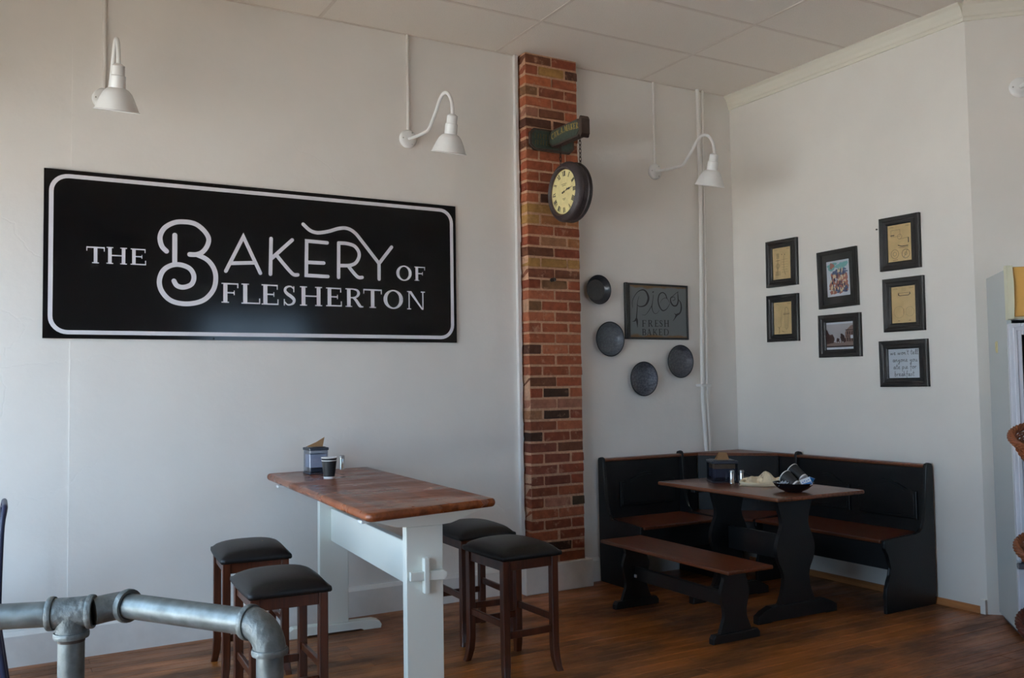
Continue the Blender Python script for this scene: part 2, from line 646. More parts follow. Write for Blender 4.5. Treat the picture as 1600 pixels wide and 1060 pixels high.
def serif(bm, ch, x0, x1, zt, zb, t=0.001, heavy=0.16):
    """roman capital with slab serifs fitted into a box, built from strokes"""
    W = x1 - x0
    H = zt - zb
    s = H * heavy
    th = H * 0.065

    def r(ax, ay, bx, by):
        plate(bm, [(x0 + ax * W, zb + ay * H), (x0 + bx * W, zb + ay * H), (x0 + bx * W, zb + by * H), (x0 + ax * W, zb + by * H)], 0, t)

    def stem(cx, lo=0.0, hi=1.0, serifs=(1, 1), w=None):
        k = (w or s) / W / 2
        r(cx - k, lo, cx + k, hi)
        e = k + 0.085 * H / W
        tt = 0.055
        if serifs[0]:
            r(cx - e, lo, cx + e, lo + tt)
        if serifs[1]:
            r(cx - e, hi - tt, cx + e, hi)

    def st(pts, caps=False):
        ribbon(bm, [(x0 + a * W, zb + b * H, c * H) for a, b, c in pts], 0, 0, t, 6, caps)
    k = s / W / 2 + 0.085 * H / W
    if ch == 'T':
        stem(0.5, serifs=(1, 0))
        r(0.0, 0.92, 1.0, 1.0)
        r(0.0, 0.74, 0.05, 1.0)
        r(0.95, 0.74, 1.0, 1.0)
    elif ch == 'H':
        stem(k)
        stem(1 - k)
        r(k, 0.47, 1 - k, 0.54)
    elif ch in 'EFL':
        stem(k)
        if ch in 'EL':
            r(k, 0, 1, 0.07)
            r(0.94, 0, 1, 0.28)
        if ch in 'EF':
            r(k, 0.93, 0.96, 1)
            r(0.9, 0.76, 0.96, 1)
            r(k, 0.48, 0.75, 0.55)
            r(0.70, 0.40, 0.75, 0.63)
    elif ch == 'O':
        n = 28
        pts = []
        for i in range(n + 1):
            a = 2 * PI * i / n
            wv = 0.07 + (heavy + 0.01 - 0.07) * abs(math.cos(a)) ** 1.5
            rx = 0.5 - wv * H / W / 2
            ry = 0.5 - wv / 2
            pts.append((0.5 + rx * math.cos(a), 0.5 + ry * math.sin(a), wv))
        st(pts)
    elif ch == 'S':
        st([(0.80, 0.86, 0.06), (0.62, 0.955, 0.07), (0.40, 0.955, 0.09), (0.2, 0.87, 0.12), (0.17, 0.72, 0.14), (0.35, 0.58, 0.16), (0.62, 0.46, 0.17), (0.84, 0.30, 0.15), (0.78, 0.13, 0.12), (0.55, 0.045, 0.08), (0.32, 0.05, 0.07), (0.12, 0.18, 0.06)])
        r(0.78, 0.68, 0.86, 0.98)
        r(0.06, 0.0, 0.14, 0.32)
    elif ch in 'RBDP':
        stem(k)
        if ch == 'D':
            st([(k, 0.965, 0.07), (0.45, 0.965, 0.07), (0.78, 0.87, 0.1), (0.92, 0.5, 0.17), (0.78, 0.13, 0.1), (0.45, 0.035, 0.07), (k, 0.035, 0.07)])
        else:
            st([(k, 0.965, 0.07), (0.45, 0.965, 0.07), (0.66, 0.9, 0.12), (0.73, 0.74, 0.16), (0.64, 0.58, 0.12), (0.45, 0.51, 0.07), (k, 0.51, 0.07)])
            if ch == 'R':
                st([(0.42, 0.52, 0.1), (0.58, 0.38, 0.15), (0.78, 0.1, 0.16), (0.88, 0.03, 0.1), (1.0, 0.03, 0.07)])
            if ch == 'B':
                st([(k, 0.51, 0.07), (0.5, 0.51, 0.07), (0.76, 0.43, 0.12), (0.84, 0.27, 0.16), (0.74, 0.1, 0.12), (0.5, 0.035, 0.07), (k, 0.035, 0.07)])
    elif ch == 'N':
        a = 0.14
        stem(a, w=th)
        stem(1 - a, w=th, serifs=(0, 1))
        plate(bm, [(x0 + (a - 0.05) * W, zb + H), (x0 + (a + 0.12) * W, zb + H), (x0 + (1 - a + 0.02) * W, zb), (x0 + (1 - a - 0.06) * W, zb)], 0, t)
    elif ch in 'AM':
        if ch == 'A':
            plate(bm, [(x0 + 0.08 * W, zb), (x0 + 0.16 * W, zb), (x0 + 0.54 * W, zb + H), (x0 + 0.46 * W, zb + H)], 0, t)
            plate(bm, [(x0 + 0.72 * W, zb), (x0 + 0.94 * W, zb), (x0 + 0.6 * W, zb + H), (x0 + 0.42 * W, zb + H)], 0, t)
            r(0.25, 0.3, 0.78, 0.37)
            r(0.0, 0, 0.28, 0.055)
            r(0.64, 0, 1.0, 0.055)
        else:
            stem(0.1, w=th)
            stem(0.88)
            plate(bm, [(x0 + 0.06 * W, zb + H), (x0 + 0.24 * W, zb + H), (x0 + 0.54 * W, zb + 0.1 * H), (x0 + 0.42 * W, zb + 0.1 * H)], 0, t)
            plate(bm, [(x0 + 0.44 * W, zb + 0.1 * H), (x0 + 0.52 * W, zb + 0.1 * H), (x0 + 0.88 * W, zb + H), (x0 + 0.78 * W, zb + H)], 0, t)
    elif ch == 'K':
        stem(k)
        st([(0.3, 0.42, 0.07), (0.92, 0.97, 0.07)])
        st([(0.42, 0.55, 0.14), (0.94, 0.03, 0.15)])
        r(0.74, 0, 1.0, 0.055)
        r(0.7, 0.945, 1.0, 1)
    elif ch == 'C':
        st([(0.92, 0.75, 0.06), (0.75, 0.93, 0.08), (0.5, 0.96, 0.08), (0.18, 0.8, 0.13), (0.08, 0.5, 0.16), (0.18, 0.2, 0.13), (0.5, 0.04, 0.08), (0.78, 0.07, 0.08), (0.95, 0.25, 0.06)])
    elif ch == 'X':
        st([(0.1, 0.98, 0.15), (0.9, 0.02, 0.15)])
        st([(0.9, 0.98, 0.06), (0.1, 0.02, 0.06)])
    elif ch == '.':
        disc(bm, x0 + W / 2, zb + H * 0.08, H * 0.08, 0, t)
    elif ch == 'I':
        stem(0.5)
    elif ch == 'V':
        plate(bm, [(x0, zt), (x0 + 0.25 * W, zt), (x0 + 0.6 * W, zb), (x0 + 0.45 * W, zb)], 0, t)
        plate(bm, [(x0 + 0.85 * W, zt), (x0 + W, zt), (x0 + 0.6 * W, zb), (x0 + 0.45 * W, zb)], 0, t)


def part(name, bm, mat, T, smooth=False, mesh_parent=None):
    """bm is in world coordinates; it becomes a child of T (or a sub-part under mesh_parent)"""
    M = T.matrix_basis.inverted()
    return to_obj(name, bm, mat, mesh_parent or T, smooth, M)


def lpart(name, bm, mat, parent, smooth=False):
    return to_obj(name, bm, mat, parent, smooth)


NB = bmesh.new

# ------------------------------------------------------------------ material set
wall_paint = plaster('painted_plaster', srgb(233, 229, 223), 1.0)
wall_smooth = plaster('painted_drywall', srgb(232, 227, 219), 0.35, False)
trim_white = plain('white_trim_paint', srgb(226, 224, 220), 0.45, bump=0.15, scale=14, var=0.06)
crown_white = plain('cream_crown_paint', srgb(226, 221, 207), 0.5)
tile_mat = plain('ceiling_tile', srgb(238, 231, 222), 0.9, bump=0.5, scale=170, var=0.05)
grid_mat = plain('ceiling_grid_metal', srgb(222, 212, 202), 0.5)
gap_dark = plain('dark_gap', srgb(50, 44, 38), 0.9)
floor_mat = wood('oak_floor', srgb(112, 64, 28), srgb(176, 106, 46), 'X', 0.30, 1.0, rand=0.25, wear=(0.38, 0.40, 0.46, 1), bump=0.2)
sub_mat = plain('subfloor', srgb(60, 38, 22), 0.8)
quarter = wood('varnished_shoe_moulding', srgb(164, 104, 60), srgb(196, 132, 80), 'Y', 0.4)
mortar = plain('mortar', srgb(186, 144, 116), 0.95, bump=0.8, scale=60, var=0.25)
brickm = brick_mat()
white_metal = plain('white_enamel', srgb(232, 232, 230), 0.3, coat=0.3)
pipe_white = plain('white_pipe_paint', srgb(226, 222, 216), 0.4)
sign_black = plain('sign_black', srgb(15, 15, 17), 0.12, spec=0.3)
sign_white = plain('sign_white', srgb(222, 220, 226), 0.4)
black_paint = plain('black_satin_paint', srgb(15, 15, 16), 0.42, bump=0.08, scale=90)
seat_wood = wood('booth_seat_wood', srgb(64, 31, 17), srgb(100, 50, 27), 'Y', 0.3)
rail_wood = wood('booth_rail_wood', srgb(84, 44, 24), srgb(122, 66, 36), 'X', 0.35)
tt_wood = wood('booth_table_wood', srgb(84, 48, 32), srgb(122, 74, 50), 'Y', 0.25)
bar_wood = wood('bar_table_wood', srgb(92, 42, 20), srgb(160, 88, 46), 'Y', 0.20, 0.5, coat=0.0, bump=0.08, wear=(0.80, 0.76, 0.78, 1))
stool_wood = wood('stool_wood', srgb(52, 24, 13), srgb(88, 42, 22), 'Z', 0.3)
leather = plain('black_leather', srgb(15, 13, 14), 0.46, bump=0.12, scale=160, spec=0.4)
cream_paint = plain('white_table_paint', srgb(228, 228, 218), 0.4, bump=0.1, scale=12)
galv = plain('galvanised_steel', srgb(124, 131, 131), 0.46, metal=0.55, bump=0.2, scale=26, var=0.4)
galv2 = plain('galvanised_fitting', srgb(122, 127, 126), 0.55, metal=0.5, bump=0.5, scale=45, var=0.3)
rust_thread = plain('dark_pipe_thread', srgb(62, 50, 42), 0.7)
navy = plain('navy_chair_paint', srgb(34, 38, 64), 0.4)
chrome = plain('chrome', srgb(205, 205, 205), 0.15, metal=1.0)
clearm = clear('clear_plastic', (0.80, 0.82, 0.86, 1))
smoke = clear('smoked_plastic', (0.66, 0.68, 0.74, 1))
glassm = clear('window_glass', (0.96, 0.97, 0.97, 1))
dark_plastic = plain('dark_plastic', srgb(42, 46, 58), 0.3)
kraft = plain('kraft_paper', srgb(190, 152, 110), 0.85, bump=0.2, scale=60, var=0.1)
napkin_white = plain('white_napkins', srgb(205, 210, 224), 0.9)
cup_black = plain('cup_black', srgb(36, 35, 36), 0.6)
cup_white = plain('cup_white', srgb(235, 230, 226), 0.6)

# ------------------------------------------------------------------ the room
H = 3.66
XL, YF, XR = -6.3, -8.6, 2.6
fl = NB()
# finished floor beyond the boards laid one by one, and the subfloor below them
box(fl, XL, XR, -3.75, 0.0, -0.10, -0.022)
box(fl, XL, XR, YF, -3.75, -0.10, 0.0)
box(fl, XL, -5.7, -3.75, 0.0, -0.022, 0.0)
floor = struct(to_obj('floor', fl, [floor_mat]))
bw = 0.0815
row = 0
cache = {}
yy = 0.0
while yy > -3.75 + 0.01:
    x = -5.7 + random.uniform(-0.2, 0)
    lens = []
    xs = [-5.7]
    x = -5.7 + random.uniform(0.4, 1.6)
    while x < XR - 0.5:
        xs.append(x)
        x += random.choice((1.2, 1.5, 1.8, 2.1, 2.4))
    xs.append(XR)
    for a, b in zip(xs, xs[1:]):
        if a > 0.4 and yy > -2.0:
            continue
        L = round(b - a, 3)
        if L not in cache:
            q = NB()
            box(q, 0.0006, L - 0.0006, -bw + 0.0007, -0.0007, -0.022, 0.0, 0.0012)
            o = to_obj('floor_board', q, floor_mat, floor)
            cache[L] = o.data
        else:
            o = bpy.data.objects.new('floor_board', cache[L])
            col.objects.link(o)
            o.parent = floor
        o.location = (a, yy, random.uniform(-0.0006, 0.0002))
    yy -= bw
    row += 1

wb = NB()
box(wb, -4.735, 0.12, 0.0, 0.12, 0, H + 0.05)
box(wb, XL - 0.12, -4.735, 0.004, 0.12, 0, H + 0.05)
struct(to_obj('wall_back', wb, wall_paint))
wr = NB()
box(wr, 0.0, 0.12, -2.02, 0.0, 0, H + 0.05)
struct(to_obj('wall_right', wr, wall_smooth))
# wall across the corner at 45 degrees
wd = NB()
c0, c1 = Vector((0.0, -2.02)), Vector((2.6, -4.62))
dn = Vector((0.707, 0.707)) * 0.12
prism(wd, [(c0.x, c0.y), (c1.x, c1.y), (c1.x + dn.x, c1.y + dn.y), (c0.x + 0.12, c0.y + 0.0)], 'Z', 0, H + 0.05)
struct(to_obj('wall_diagonal', wd, wall_smooth))
wx = NB()
box(wx, XR, XR + 0.12, YF - 0.12, -4.60, 0, H + 0.05)
struct(to_obj('wall_far_right', wx, wall_smooth))
# street side walls with their openings
wl = NB()
WY0, WY1, WZ0, WZ1 = -4.2, -0.35, 0.35, 2.5
box(wl, XL - 0.12, XL, YF, WY0, 0, H + 0.05)
box(wl, XL - 0.12, XL, WY1, 0.12, 0, H + 0.05)
box(wl, XL - 0.12, XL, WY0, WY1, 0, WZ0)
box(wl, XL - 0.12, XL, WY0, WY1, WZ1, H + 0.05)
struct(to_obj('wall_left', wl, wall_smooth))
wf = NB()
FX0, FX1, FZ0, FZ1 = -2.4, -0.8, 0.75, 2.5
box(wf, XL - 0.12, FX0, YF - 0.12, YF, 0, H + 0.05)
box(wf, FX1, XR + 0.12, YF - 0.12, YF, 0, H + 0.05)
box(wf, FX0, FX1, YF - 0.12, YF, 0, FZ0)
box(wf, FX0, FX1, YF - 0.12, YF, FZ1, H + 0.05)
struct(to_obj('wall_front', wf, wall_smooth))

# windows: frame, mullions and panes
w1 = NB()
for y in (WY0, -2.95, -1.6, WY1 - 0.05):
    box(w1, XL - 0.09, XL - 0.03, y, y + 0.05, WZ0, WZ1)
for z in (WZ0, WZ1 - 0.05):
    box(w1, XL - 0.085, XL - 0.035, WY0, WY1, z, z + 0.05)
win1 = struct(to_obj('window_1', w1, trim_white))
for a, b in ((WY0 + 0.05, -2.95), (-2.9, -1.6), (-1.55, WY1 - 0.05)):
    g = NB()
    box(g, XL - 0.063, XL - 0.057, a, b, WZ0 + 0.05, WZ1 - 0.05)
    to_obj('pane', g, glassm, win1)
w2 = NB()
for x in (FX0, -1.62, FX1 - 0.05):
    box(w2, x, x + 0.05, YF - 0.09, YF - 0.03, FZ0, FZ1)
for z in (FZ0, FZ1 - 0.05):
    box(w2, FX0, FX1, YF - 0.085, YF - 0.035, z, z + 0.05)
win2 = struct(to_obj('window_2', w2, trim_white))
for a, b in ((FX0 + 0.05, -1.62), (-1.57, FX1 - 0.05)):
    g = NB()
    box(g, a, b, YF - 0.063, YF - 0.057, FZ0 + 0.05, FZ1 - 0.05)
    to_obj('pane', g, glassm, win2)
# unseen ground outside, pale and dark areas set for the bounced sunlight
pv = NB()
box(pv, -60, XL - 5.4, -8.6, 30, -0.3, -0.15)
struct(to_obj('side_yard', pv, plain('pale_yard_concrete', srgb(205, 204, 202), 0.9, bump=0.2, scale=5)))
pv = NB()
box(pv, XL - 5.4, XL - 0.12, -8.6, 30, -0.3, -0.15)
struct(to_obj('added_dark_strip', pv, plain('dark_strip_ground', srgb(88, 84, 78), 0.95, bump=0.5, scale=12)))  # dark strip added out of view to cut sun bounce on the upper wall
pv = NB()
box(pv, -60, 30, -60, -8.6, -0.3, -0.15)
struct(to_obj('pavement', pv, plain('dark_asphalt', srgb(90, 90, 92), 0.9, bump=0.2, scale=5)))

# suspended ceiling: slab above, tiles one by one, T bars
cs = NB()
box(cs, XL - 0.12, XR + 0.12, YF - 0.12, 0.12, H + 0.02, H + 0.12)
ceil = struct(to_obj('ceiling', cs, gap_dark))
TX, TY = 1.236, 0.587
gx = [XL] + [(-0.900 - TX * k) for k in range(4, -1, -1)] + [-0.9 + TX, -0.9 + 2 * TX, XR]
gx = sorted(set(round(v, 3) for v in gx if XL <= v <= XR))
gy = [0.0] + [-0.592 - TY * k for k in range(14)]
gy = [v for v in gy if v > YF + 0.1] + [YF]
tcache = {}
for i in range(len(gx) - 1):
    for j in range(len(gy) - 1):
        x0, x1, y1, y0 = gx[i], gx[i + 1], gy[j], gy[j + 1]
        if x1 - x0 < 0.05:
            continue
        if x0 > 0.3 and y0 > -2.1:
            continue
        k = (round(x1 - x0, 3), round(y1 - y0, 3))
        if k not in tcache:
            q = NB()
            box(q, 0.004, k[0] - 0.004, -k[1] + 0.004, -0.004, 0, 0.014, 0.002)
            o = to_obj('ceiling_tile', q, tile_mat, ceil)
            tcache[k] = o.data
        else:
            o = bpy.data.objects.new('ceiling_tile', tcache[k])
            col.objects.link(o)
            o.parent = ceil
        o.location = (x0, y1, H + 0.001)
for x in gx[1:-1]:
    q = NB()
    box(q, x - 0.011, x + 0.011, YF, -0.001, H - 0.003, H + 0.0005, 0.0008)
    to_obj('grid_bar', q, grid_mat, ceil)
for y in gy[1:-1]:
    q = NB()
    box(q, XL, XR, y - 0.011, y + 0.011, H - 0.0025, H + 0.0004, 0.0008)
    to_obj('grid_bar', q, grid_mat, ceil)
q = NB()
box(q, XL, 0.0, -0.016, 0.0, H - 0.003, H + 0.0)
to_obj('wall_angle', q, grid_mat, ceil)

# trims
def base_profile(d, h):
    return [(0, 0), (-d, 0), (-d, h - 0.022), (-d * 0.75, h - 0.012), (-d * 0.45, h), (0, h)]


q = NB()
prism(q, base_profile(0.024, 0.176), 'X', XL, -2.05)
struct(to_obj('baseboard_back', q, trim_white))
q = NB()
prism(q, base_profile(0.022, 0.165), 'X', -1.495, -0.001)
struct(to_obj('baseboard_alcove', q, trim_white))
cp = [(0, 0), (-0.014, 0), (-0.014, 0.02), (-0.022, 0.026), (-0.026, 0.048), (-0.044, 0.085), (-0.062, 0.1), (-0.062, 0.108), (0, 0.108)]
q = NB()
prism(q, [(a, b + H - 0.109) for a, b in cp], 'Y', -2.022, -0.003)
struct(to_obj('trim_1', q, crown_white))
q = NB()
prism(q, [(a, b + H - 0.109) for a, b in cp], 'Y', -3.66, 0.012)
o = struct(to_obj('trim_2', q, crown_white))
o.location = (0, -2.02, 0)
o.rotation_euler = (0, 0, R(45))
q = NB()
prism(q, [(0, 0), (-0.020, 0), (-0.018, 0.022), (-0.010, 0.036), (0, 0.040)], 'Y', -1.985, -0.1)
struct(to_obj('trim_3', q, quarter))
q = NB()
box(q, -0.022, 0.0, -2.02, -1.987, 0, 0.085, 0.002)
struct(to_obj('trim_4', q, wall_smooth))

# ------------------------------------------------------------------ brick pillar
PX0, PX1, PY = -1.965, -1.53, -0.10
q = NB()
box(q, PX0 + 0.008, PX1 - 0.008, PY + 0.0055, 0.0, 0.17, H)
pillar = struct(to_obj('brick_pillar', q, mortar))
pillar['label'] = 'exposed red brick pillar running from white plinth to ceiling'
NC = 47
ch = (H - 0.185) / NC
RED = [(168, 84, 50), (176, 90, 54), (158, 76, 46), (182, 98, 62), (150, 76, 48)]
special = {0: ['db', 'rd', ''], 1: ['r', 'tan', 'dk'], 2: ['or', 'r', ''], 3: ['br', 'r', 'r'], 5: ['pk', 'db', 'r'], 6: ['dk', 'dk', ''], 7: ['rd', 'r', 'r'], 8: ['db', 'r', ''],
           12: ['rd', 'dk', 'r'], 13: ['r', 'dk', ''], 14: ['tan', 'tan', ''], 15: ['tan', 'tan2', 'tan2'], 17: ['rd', 'br2', 'tan2'], 18: ['db', 'rd', ''], 19: ['tan', 'tan', 'tan'],
           20: ['db2', 'db', ''], 21: ['rd', 'br', 'r'], 23: ['br', 'r', 'r'], 27: ['dk', 'r', 'r'], 30: ['db', 'r', ''], 31: ['rd', 'blk', 'r'], 32: ['pk', 'pk', ''], 33: ['br2', 'blk', 'rd'],
           35: ['blk', 'rd', 'r'], 36: ['rd2', 'db', ''], 37: ['rd', 'rd2', 'rd'], 38: ['rd2', 'rd', ''], 39: ['rd2', 'rd2', 'rd'], 41: ['r', 'pk', 'brk'], 43: ['rd', 'r', 'rd'], 45: ['r', 'blk', 'rd']}
CL = {'r': None, 'or': (186, 96, 54), 'rd': (150, 70, 44), 'rd2': (134, 68, 48), 'tan': (172, 124, 62), 'tan2': (168, 106, 60), 'br': (134, 90, 56), 'br2': (160, 106, 70), 'pk': (170, 108, 82),
      'db': (122, 70, 46), 'db2': (132, 72, 48), 'dk': (92, 54, 40), 'blk': (70, 46, 34), 'brk': (92, 70, 48)}
bcache = {}
for i in range(NC):
    z1 = H - 0.001 - i * ch
    zc = z1 - ch / 2
    Wt = PX1 - PX0
    if i % 2 == 0:
        segs = [(0, 0.505), (0.505, 1.0)]
    else:
        segs = [(0, 0.25), (0.25, 0.745), (0.745, 1.0)]
    for k, (a, b) in enumerate(segs):
        x0, x1 = PX0 + a * Wt, PX0 + b * Wt
        Lb = x1 - x0 - 0.013
        hb = ch - 0.0145
        key = (round(Lb, 3), random.randint(0, 2))
        if key not in bcache:
            n = NB()
            box(n, -Lb / 2, Lb / 2, 0, 0.093, -hb / 2, hb / 2, 0.004)
            for v in n.verts:
                v.co.x += random.uniform(-0.0022, 0.0022)
                v.co.z += random.uniform(-0.0018, 0.0018)
                if v.co.y < 0.02:
                    v.co.y += random.uniform(-0.0018, 0.0018)
            o = to_obj('brick', n, brickm, pillar)
            bcache[key] = o.data
        else:
            o = bpy.data.objects.new('brick', bcache[key])
            col.objects.link(o)
            o.parent = pillar
        sp = special.get(i)
        c = CL.get(sp[k]) if sp else None
        if c is None:
            c = random.choice(RED)
            if i > 34:
                c = tuple(v * 0.92 for v in c)
        j = random.uniform(0.94, 1.06)
        g_ = 0.3 * c[0] + 0.5 * c[1] + 0.2 * c[2]
        c = tuple((v * 0.84 + g_ * 0.16) * 0.93 for v in c)
        o.color = srgb(min(255, c[0] * j), min(255, c[1] * j), min(255, c[2] * j))
        edge = random.uniform(-0.004, 0.003) if k in (0, len(segs) - 1) else 0
        o.location = ((x0 + x1) / 2 + edge, PY + random.uniform(-0.002, 0.003), zc)
        o.rotation_euler = (0, random.uniform(-0.006, 0.006), random.uniform(-0.006, 0.006))
# the ragged edge of plaster left of the bricks
q = NB()
zz = 0.18
vl = []
while zz < H - 0.002:
    vl.append((zz, random.uniform(0.0, 0.012)))
    zz += random.uniform(0.02, 0.06)
vl.append((H - 0.002, 0.004))
outl = [(-0.034 - PX0 * 0 + 0, vl[0][0])] + []
pts = [(PX0 - 0.034, vl[0][0]), (PX0 - 0.034, vl[-1][0])] + [(PX0 - 0.016 + b, a) for a, b in reversed(vl)]
prism(q, pts, 'Y', -0.028, 0.001)
to_obj('plaster_edge', q, trim_white, pillar)
# plinth
q = NB()
box(q, PX0 - 0.065, PX1 + 0.040, PY - 0.030, 0.0, 0, 0.188, 0.004)
for v in q.verts:
    if v.co.z > 0.18:
        v.co.z += random.uniform(-0.002, 0.002)
struct(to_obj('baseboard_pillar', q, trim_white))
q = NB()
lathe(q, [(0.0, 0.0), (0.013, 0.0), (0.013, 0.003), (0.005, 0.006), (0.005, 0.018), (0.011, 0.024), (0.014, 0.033), (0.011, 0.042), (0.0, 0.046)], 20, MA(-1.775, PY - 0.001, 2.10))
tag(to_obj('wall_hook', q, plain('black_iron', srgb(22, 21, 22), 0.3), smooth=True), 'small round black iron knob hook on the brick pillar below clock', 'hook')
q = NB()
lathe(q, [(0.0, 0.0), (0.003, 0.0), (0.003, 0.008), (0.006, 0.009), (0.006, 0.011), (0.0, 0.012)], 10, MB(0.0, -1.35, 2.383))
tag(to_obj('wall_nail', q, plain('nail_grey', srgb(70, 66, 62), 0.4, 0.5)), 'lone nail in the white wall left of the top right picture frame', 'nail')

# ------------------------------------------------------------------ the big sign
sx0, sx1, sz0, sz1 = -4.866, -2.459, 1.668, 2.566
sign = thing('wall_sign', 'long black bakery sign with white lettering and border on white wall', 'sign', (-3.66, -0.001, 1.668))
q = NB()
box(q, sx0, sx1, -0.014, -0.002, sz0, sz1, 0.001)
part('panel', q, sign_black, sign)
q = NB()
Mt = MA(0, -0.0142, 0)


def rrect(x0, x1, z0, z1, r, n=8):
    out = []
    for cx, cz, a0 in ((x1 - r, z1 - r, 0), (x0 + r, z1 - r, 90), (x0 + r, z0 + r, 180), (x1 - r, z0 + r, 270)):
        for k in range(n + 1):
            a = R(a0 + 90 * k / n)
            out.append((cx + r * math.cos(a), cz + r * math.sin(a)))
    return out


def ring_plate(bm, A, B, z0, z1):
    n = len(A)
    for i in range(n):
        j = (i + 1) % n
        plate(bm, [A[i], A[j], B[j], B[i]], z0, z1)


ring_plate(q, rrect(sx0 + 0.024, sx1 - 0.020, sz0 + 0.022, sz1 - 0.022, 0.095), rrect(sx0 + 0.046, sx1 - 0.042, sz0 + 0.044, sz1 - 0.044, 0.073), 0, 0.0006)
q.transform(Mt)
part('border', q, sign_white, sign)
SIGN_BIG = {
  'B': [[(-4.256, 2.161), (-4.281, 2.189), (-4.29, 2.24), (-4.267, 2.29), (-4.216, 2.324), (-4.159, 2.333), (-4.101, 2.325), (-4.054, 2.29), (-4.029, 2.247), (-4.038, 2.202), (-4.064, 2.167), (-4.096, 2.152), (-4.132, 2.15)], [(-4.096, 2.152), (-4.037, 2.125), (-4.0, 2.077), (-3.989, 2.017), (-4.005, 1.95), (-4.058, 1.893), (-4.142, 1.87), (-4.224, 1.882), (-4.275, 1.928), (-4.293, 1.987), (-4.276, 2.047), (-4.235, 2.081), (-4.184, 2.089), (-4.132, 2.07), (-4.109, 2.028), (-4.121, 1.983), (-4.163, 1.963), (-4.199, 1.97), (-4.216, 1.996)], [(-4.212, 2.254), (-4.212, 2.088)]],
  'A': [[(-3.933, 2.066), (-3.834, 2.271), (-3.736, 2.063)], [(-3.908, 2.112), (-3.764, 2.123)]],
  'K': [[(-3.673, 2.271), (-3.677, 2.06)], [(-3.547, 2.271), (-3.668, 2.155)], [(-3.642, 2.176), (-3.6, 2.126), (-3.554, 2.076), (-3.534, 2.063), (-3.514, 2.064)]],
  'E': [[(-3.332, 2.268), (-3.459, 2.271), (-3.462, 2.063), (-3.328, 2.062)], [(-3.46, 2.142), (-3.354, 2.143)]],
  'R': [[(-3.259, 2.272), (-3.261, 2.06)], [(-3.259, 2.272), (-3.201, 2.271), (-3.152, 2.255), (-3.127, 2.21), (-3.145, 2.161), (-3.186, 2.138), (-3.251, 2.133)], [(-3.2, 2.135), (-3.17, 2.099), (-3.143, 2.072), (-3.126, 2.065), (-3.109, 2.067)]],
  'Y': [[(-3.48, 2.371), (-3.445, 2.341), (-3.414, 2.328), (-3.377, 2.327), (-3.319, 2.34), (-3.255, 2.362), (-3.201, 2.365), (-3.152, 2.34), (-3.103, 2.285), (-3.048, 2.22), (-2.997, 2.159), (-2.997, 2.061)], [(-2.912, 2.268), (-2.997, 2.159)]],
}
SIGN_SERIF = [('T', -4.661, -4.571, 2.163, 2.074), ('H', -4.562, -4.46, 2.166, 2.075), ('E', -4.441, -4.362, 2.165, 2.076), ('O', -2.881, -2.776, 2.155, 2.058), ('F', -2.757, -2.68, 2.153, 2.062), ('F', -3.957, -3.859, 1.997, 1.883), ('L', -3.845, -3.737, 1.998, 1.881), ('E', -3.729, -3.63, 1.998, 1.879), ('S', -3.603, -3.524, 1.996, 1.878), ('H', -3.501, -3.365, 1.996, 1.88), ('E', -3.34, -3.241, 1.995, 1.881), ('R', -3.217, -3.102, 1.995, 1.881), ('T', -3.102, -2.98, 1.996, 1.879), ('O', -2.969, -2.837, 1.997, 1.877), ('N', -2.814, -2.681, 1.994, 1.877)]
PIES = {'p': [[(-1.017, 1.94, 0.003), (-1.019, 1.984, 0.004), (-1.0, 2.024, 0.005), (-0.965, 2.06, 0.006), (-0.921, 2.075, 0.01), (-0.888, 2.06, 0.014), (-0.87, 2.019, 0.02), (-0.881, 1.984, 0.018), (-0.906, 1.959, 0.012), (-0.949, 1.95, 0.008), (-0.977, 1.961, 0.005)], [(-0.957, 2.026, 0.002), (-0.972, 1.986, 0.004), (-0.976, 1.937, 0.007), (-0.982, 1.888, 0.009), (-0.985, 1.858, 0.012)], [(-1.023, 1.838, 0.002), (-1.001, 1.843, 0.01), (-0.986, 1.856, 0.02), (-0.98, 1.839, 0.018), (-0.977, 1.795, 0.003)]], 'i': [[(-0.823, 2.04, 0.004), (-0.833, 1.981, 0.006), (-0.839, 1.956, 0.008), (-0.832, 1.921, 0.006), (-0.814, 1.902, 0.004), (-0.789, 1.907, 0.003), (-0.769, 1.928, 0.002)], [(-0.836, 1.966, 0.006), (-0.87, 1.92, 0.005), (-0.902, 1.89, 0.003), (-0.933, 1.889, 0.002)], [(-0.828, 2.061, 0.01), (-0.822, 2.064, 0.01)]], 'e': [[(-0.694, 2.02, 0.009), (-0.709, 2.05, 0.009), (-0.737, 2.062, 0.008), (-0.766, 2.045, 0.01), (-0.779, 2.002, 0.011), (-0.768, 1.958, 0.011), (-0.738, 1.926, 0.009), (-0.699, 1.94, 0.006), (-0.666, 1.981, 0.003)], [(-0.761, 1.983, 0.002), (-0.735, 2.014, 0.003), (-0.697, 2.02, 0.004), (-0.666, 1.986, 0.003)]], 's': [[(-0.583, 2.072, 0.004), (-0.602, 2.064, 0.004), (-0.632, 2.042, 0.005), (-0.658, 2.021, 0.009), (-0.656, 1.991, 0.012), (-0.634, 1.967, 0.012), (-0.605, 1.968, 0.012), (-0.588, 1.993, 0.012), (-0.586, 2.029, 0.01), (-0.589, 2.072, 0.004)], [(-0.587, 2.019, 0.004), (-0.562, 1.989, 0.01), (-0.557, 1.949, 0.014), (-0.571, 1.913, 0.012), (-0.604, 1.895, 0.018), (-0.621, 1.872, 0.008), (-0.641, 1.849, 0.002)], [(-0.626, 1.907, 0.003), (-0.604, 1.897, 0.012), (-0.578, 1.908, 0.01)], [(-0.645, 2.027, 0.004), (-0.623, 2.033, 0.004), (-0.617, 2.013, 0.004), (-0.64, 2.004, 0.004)]]}
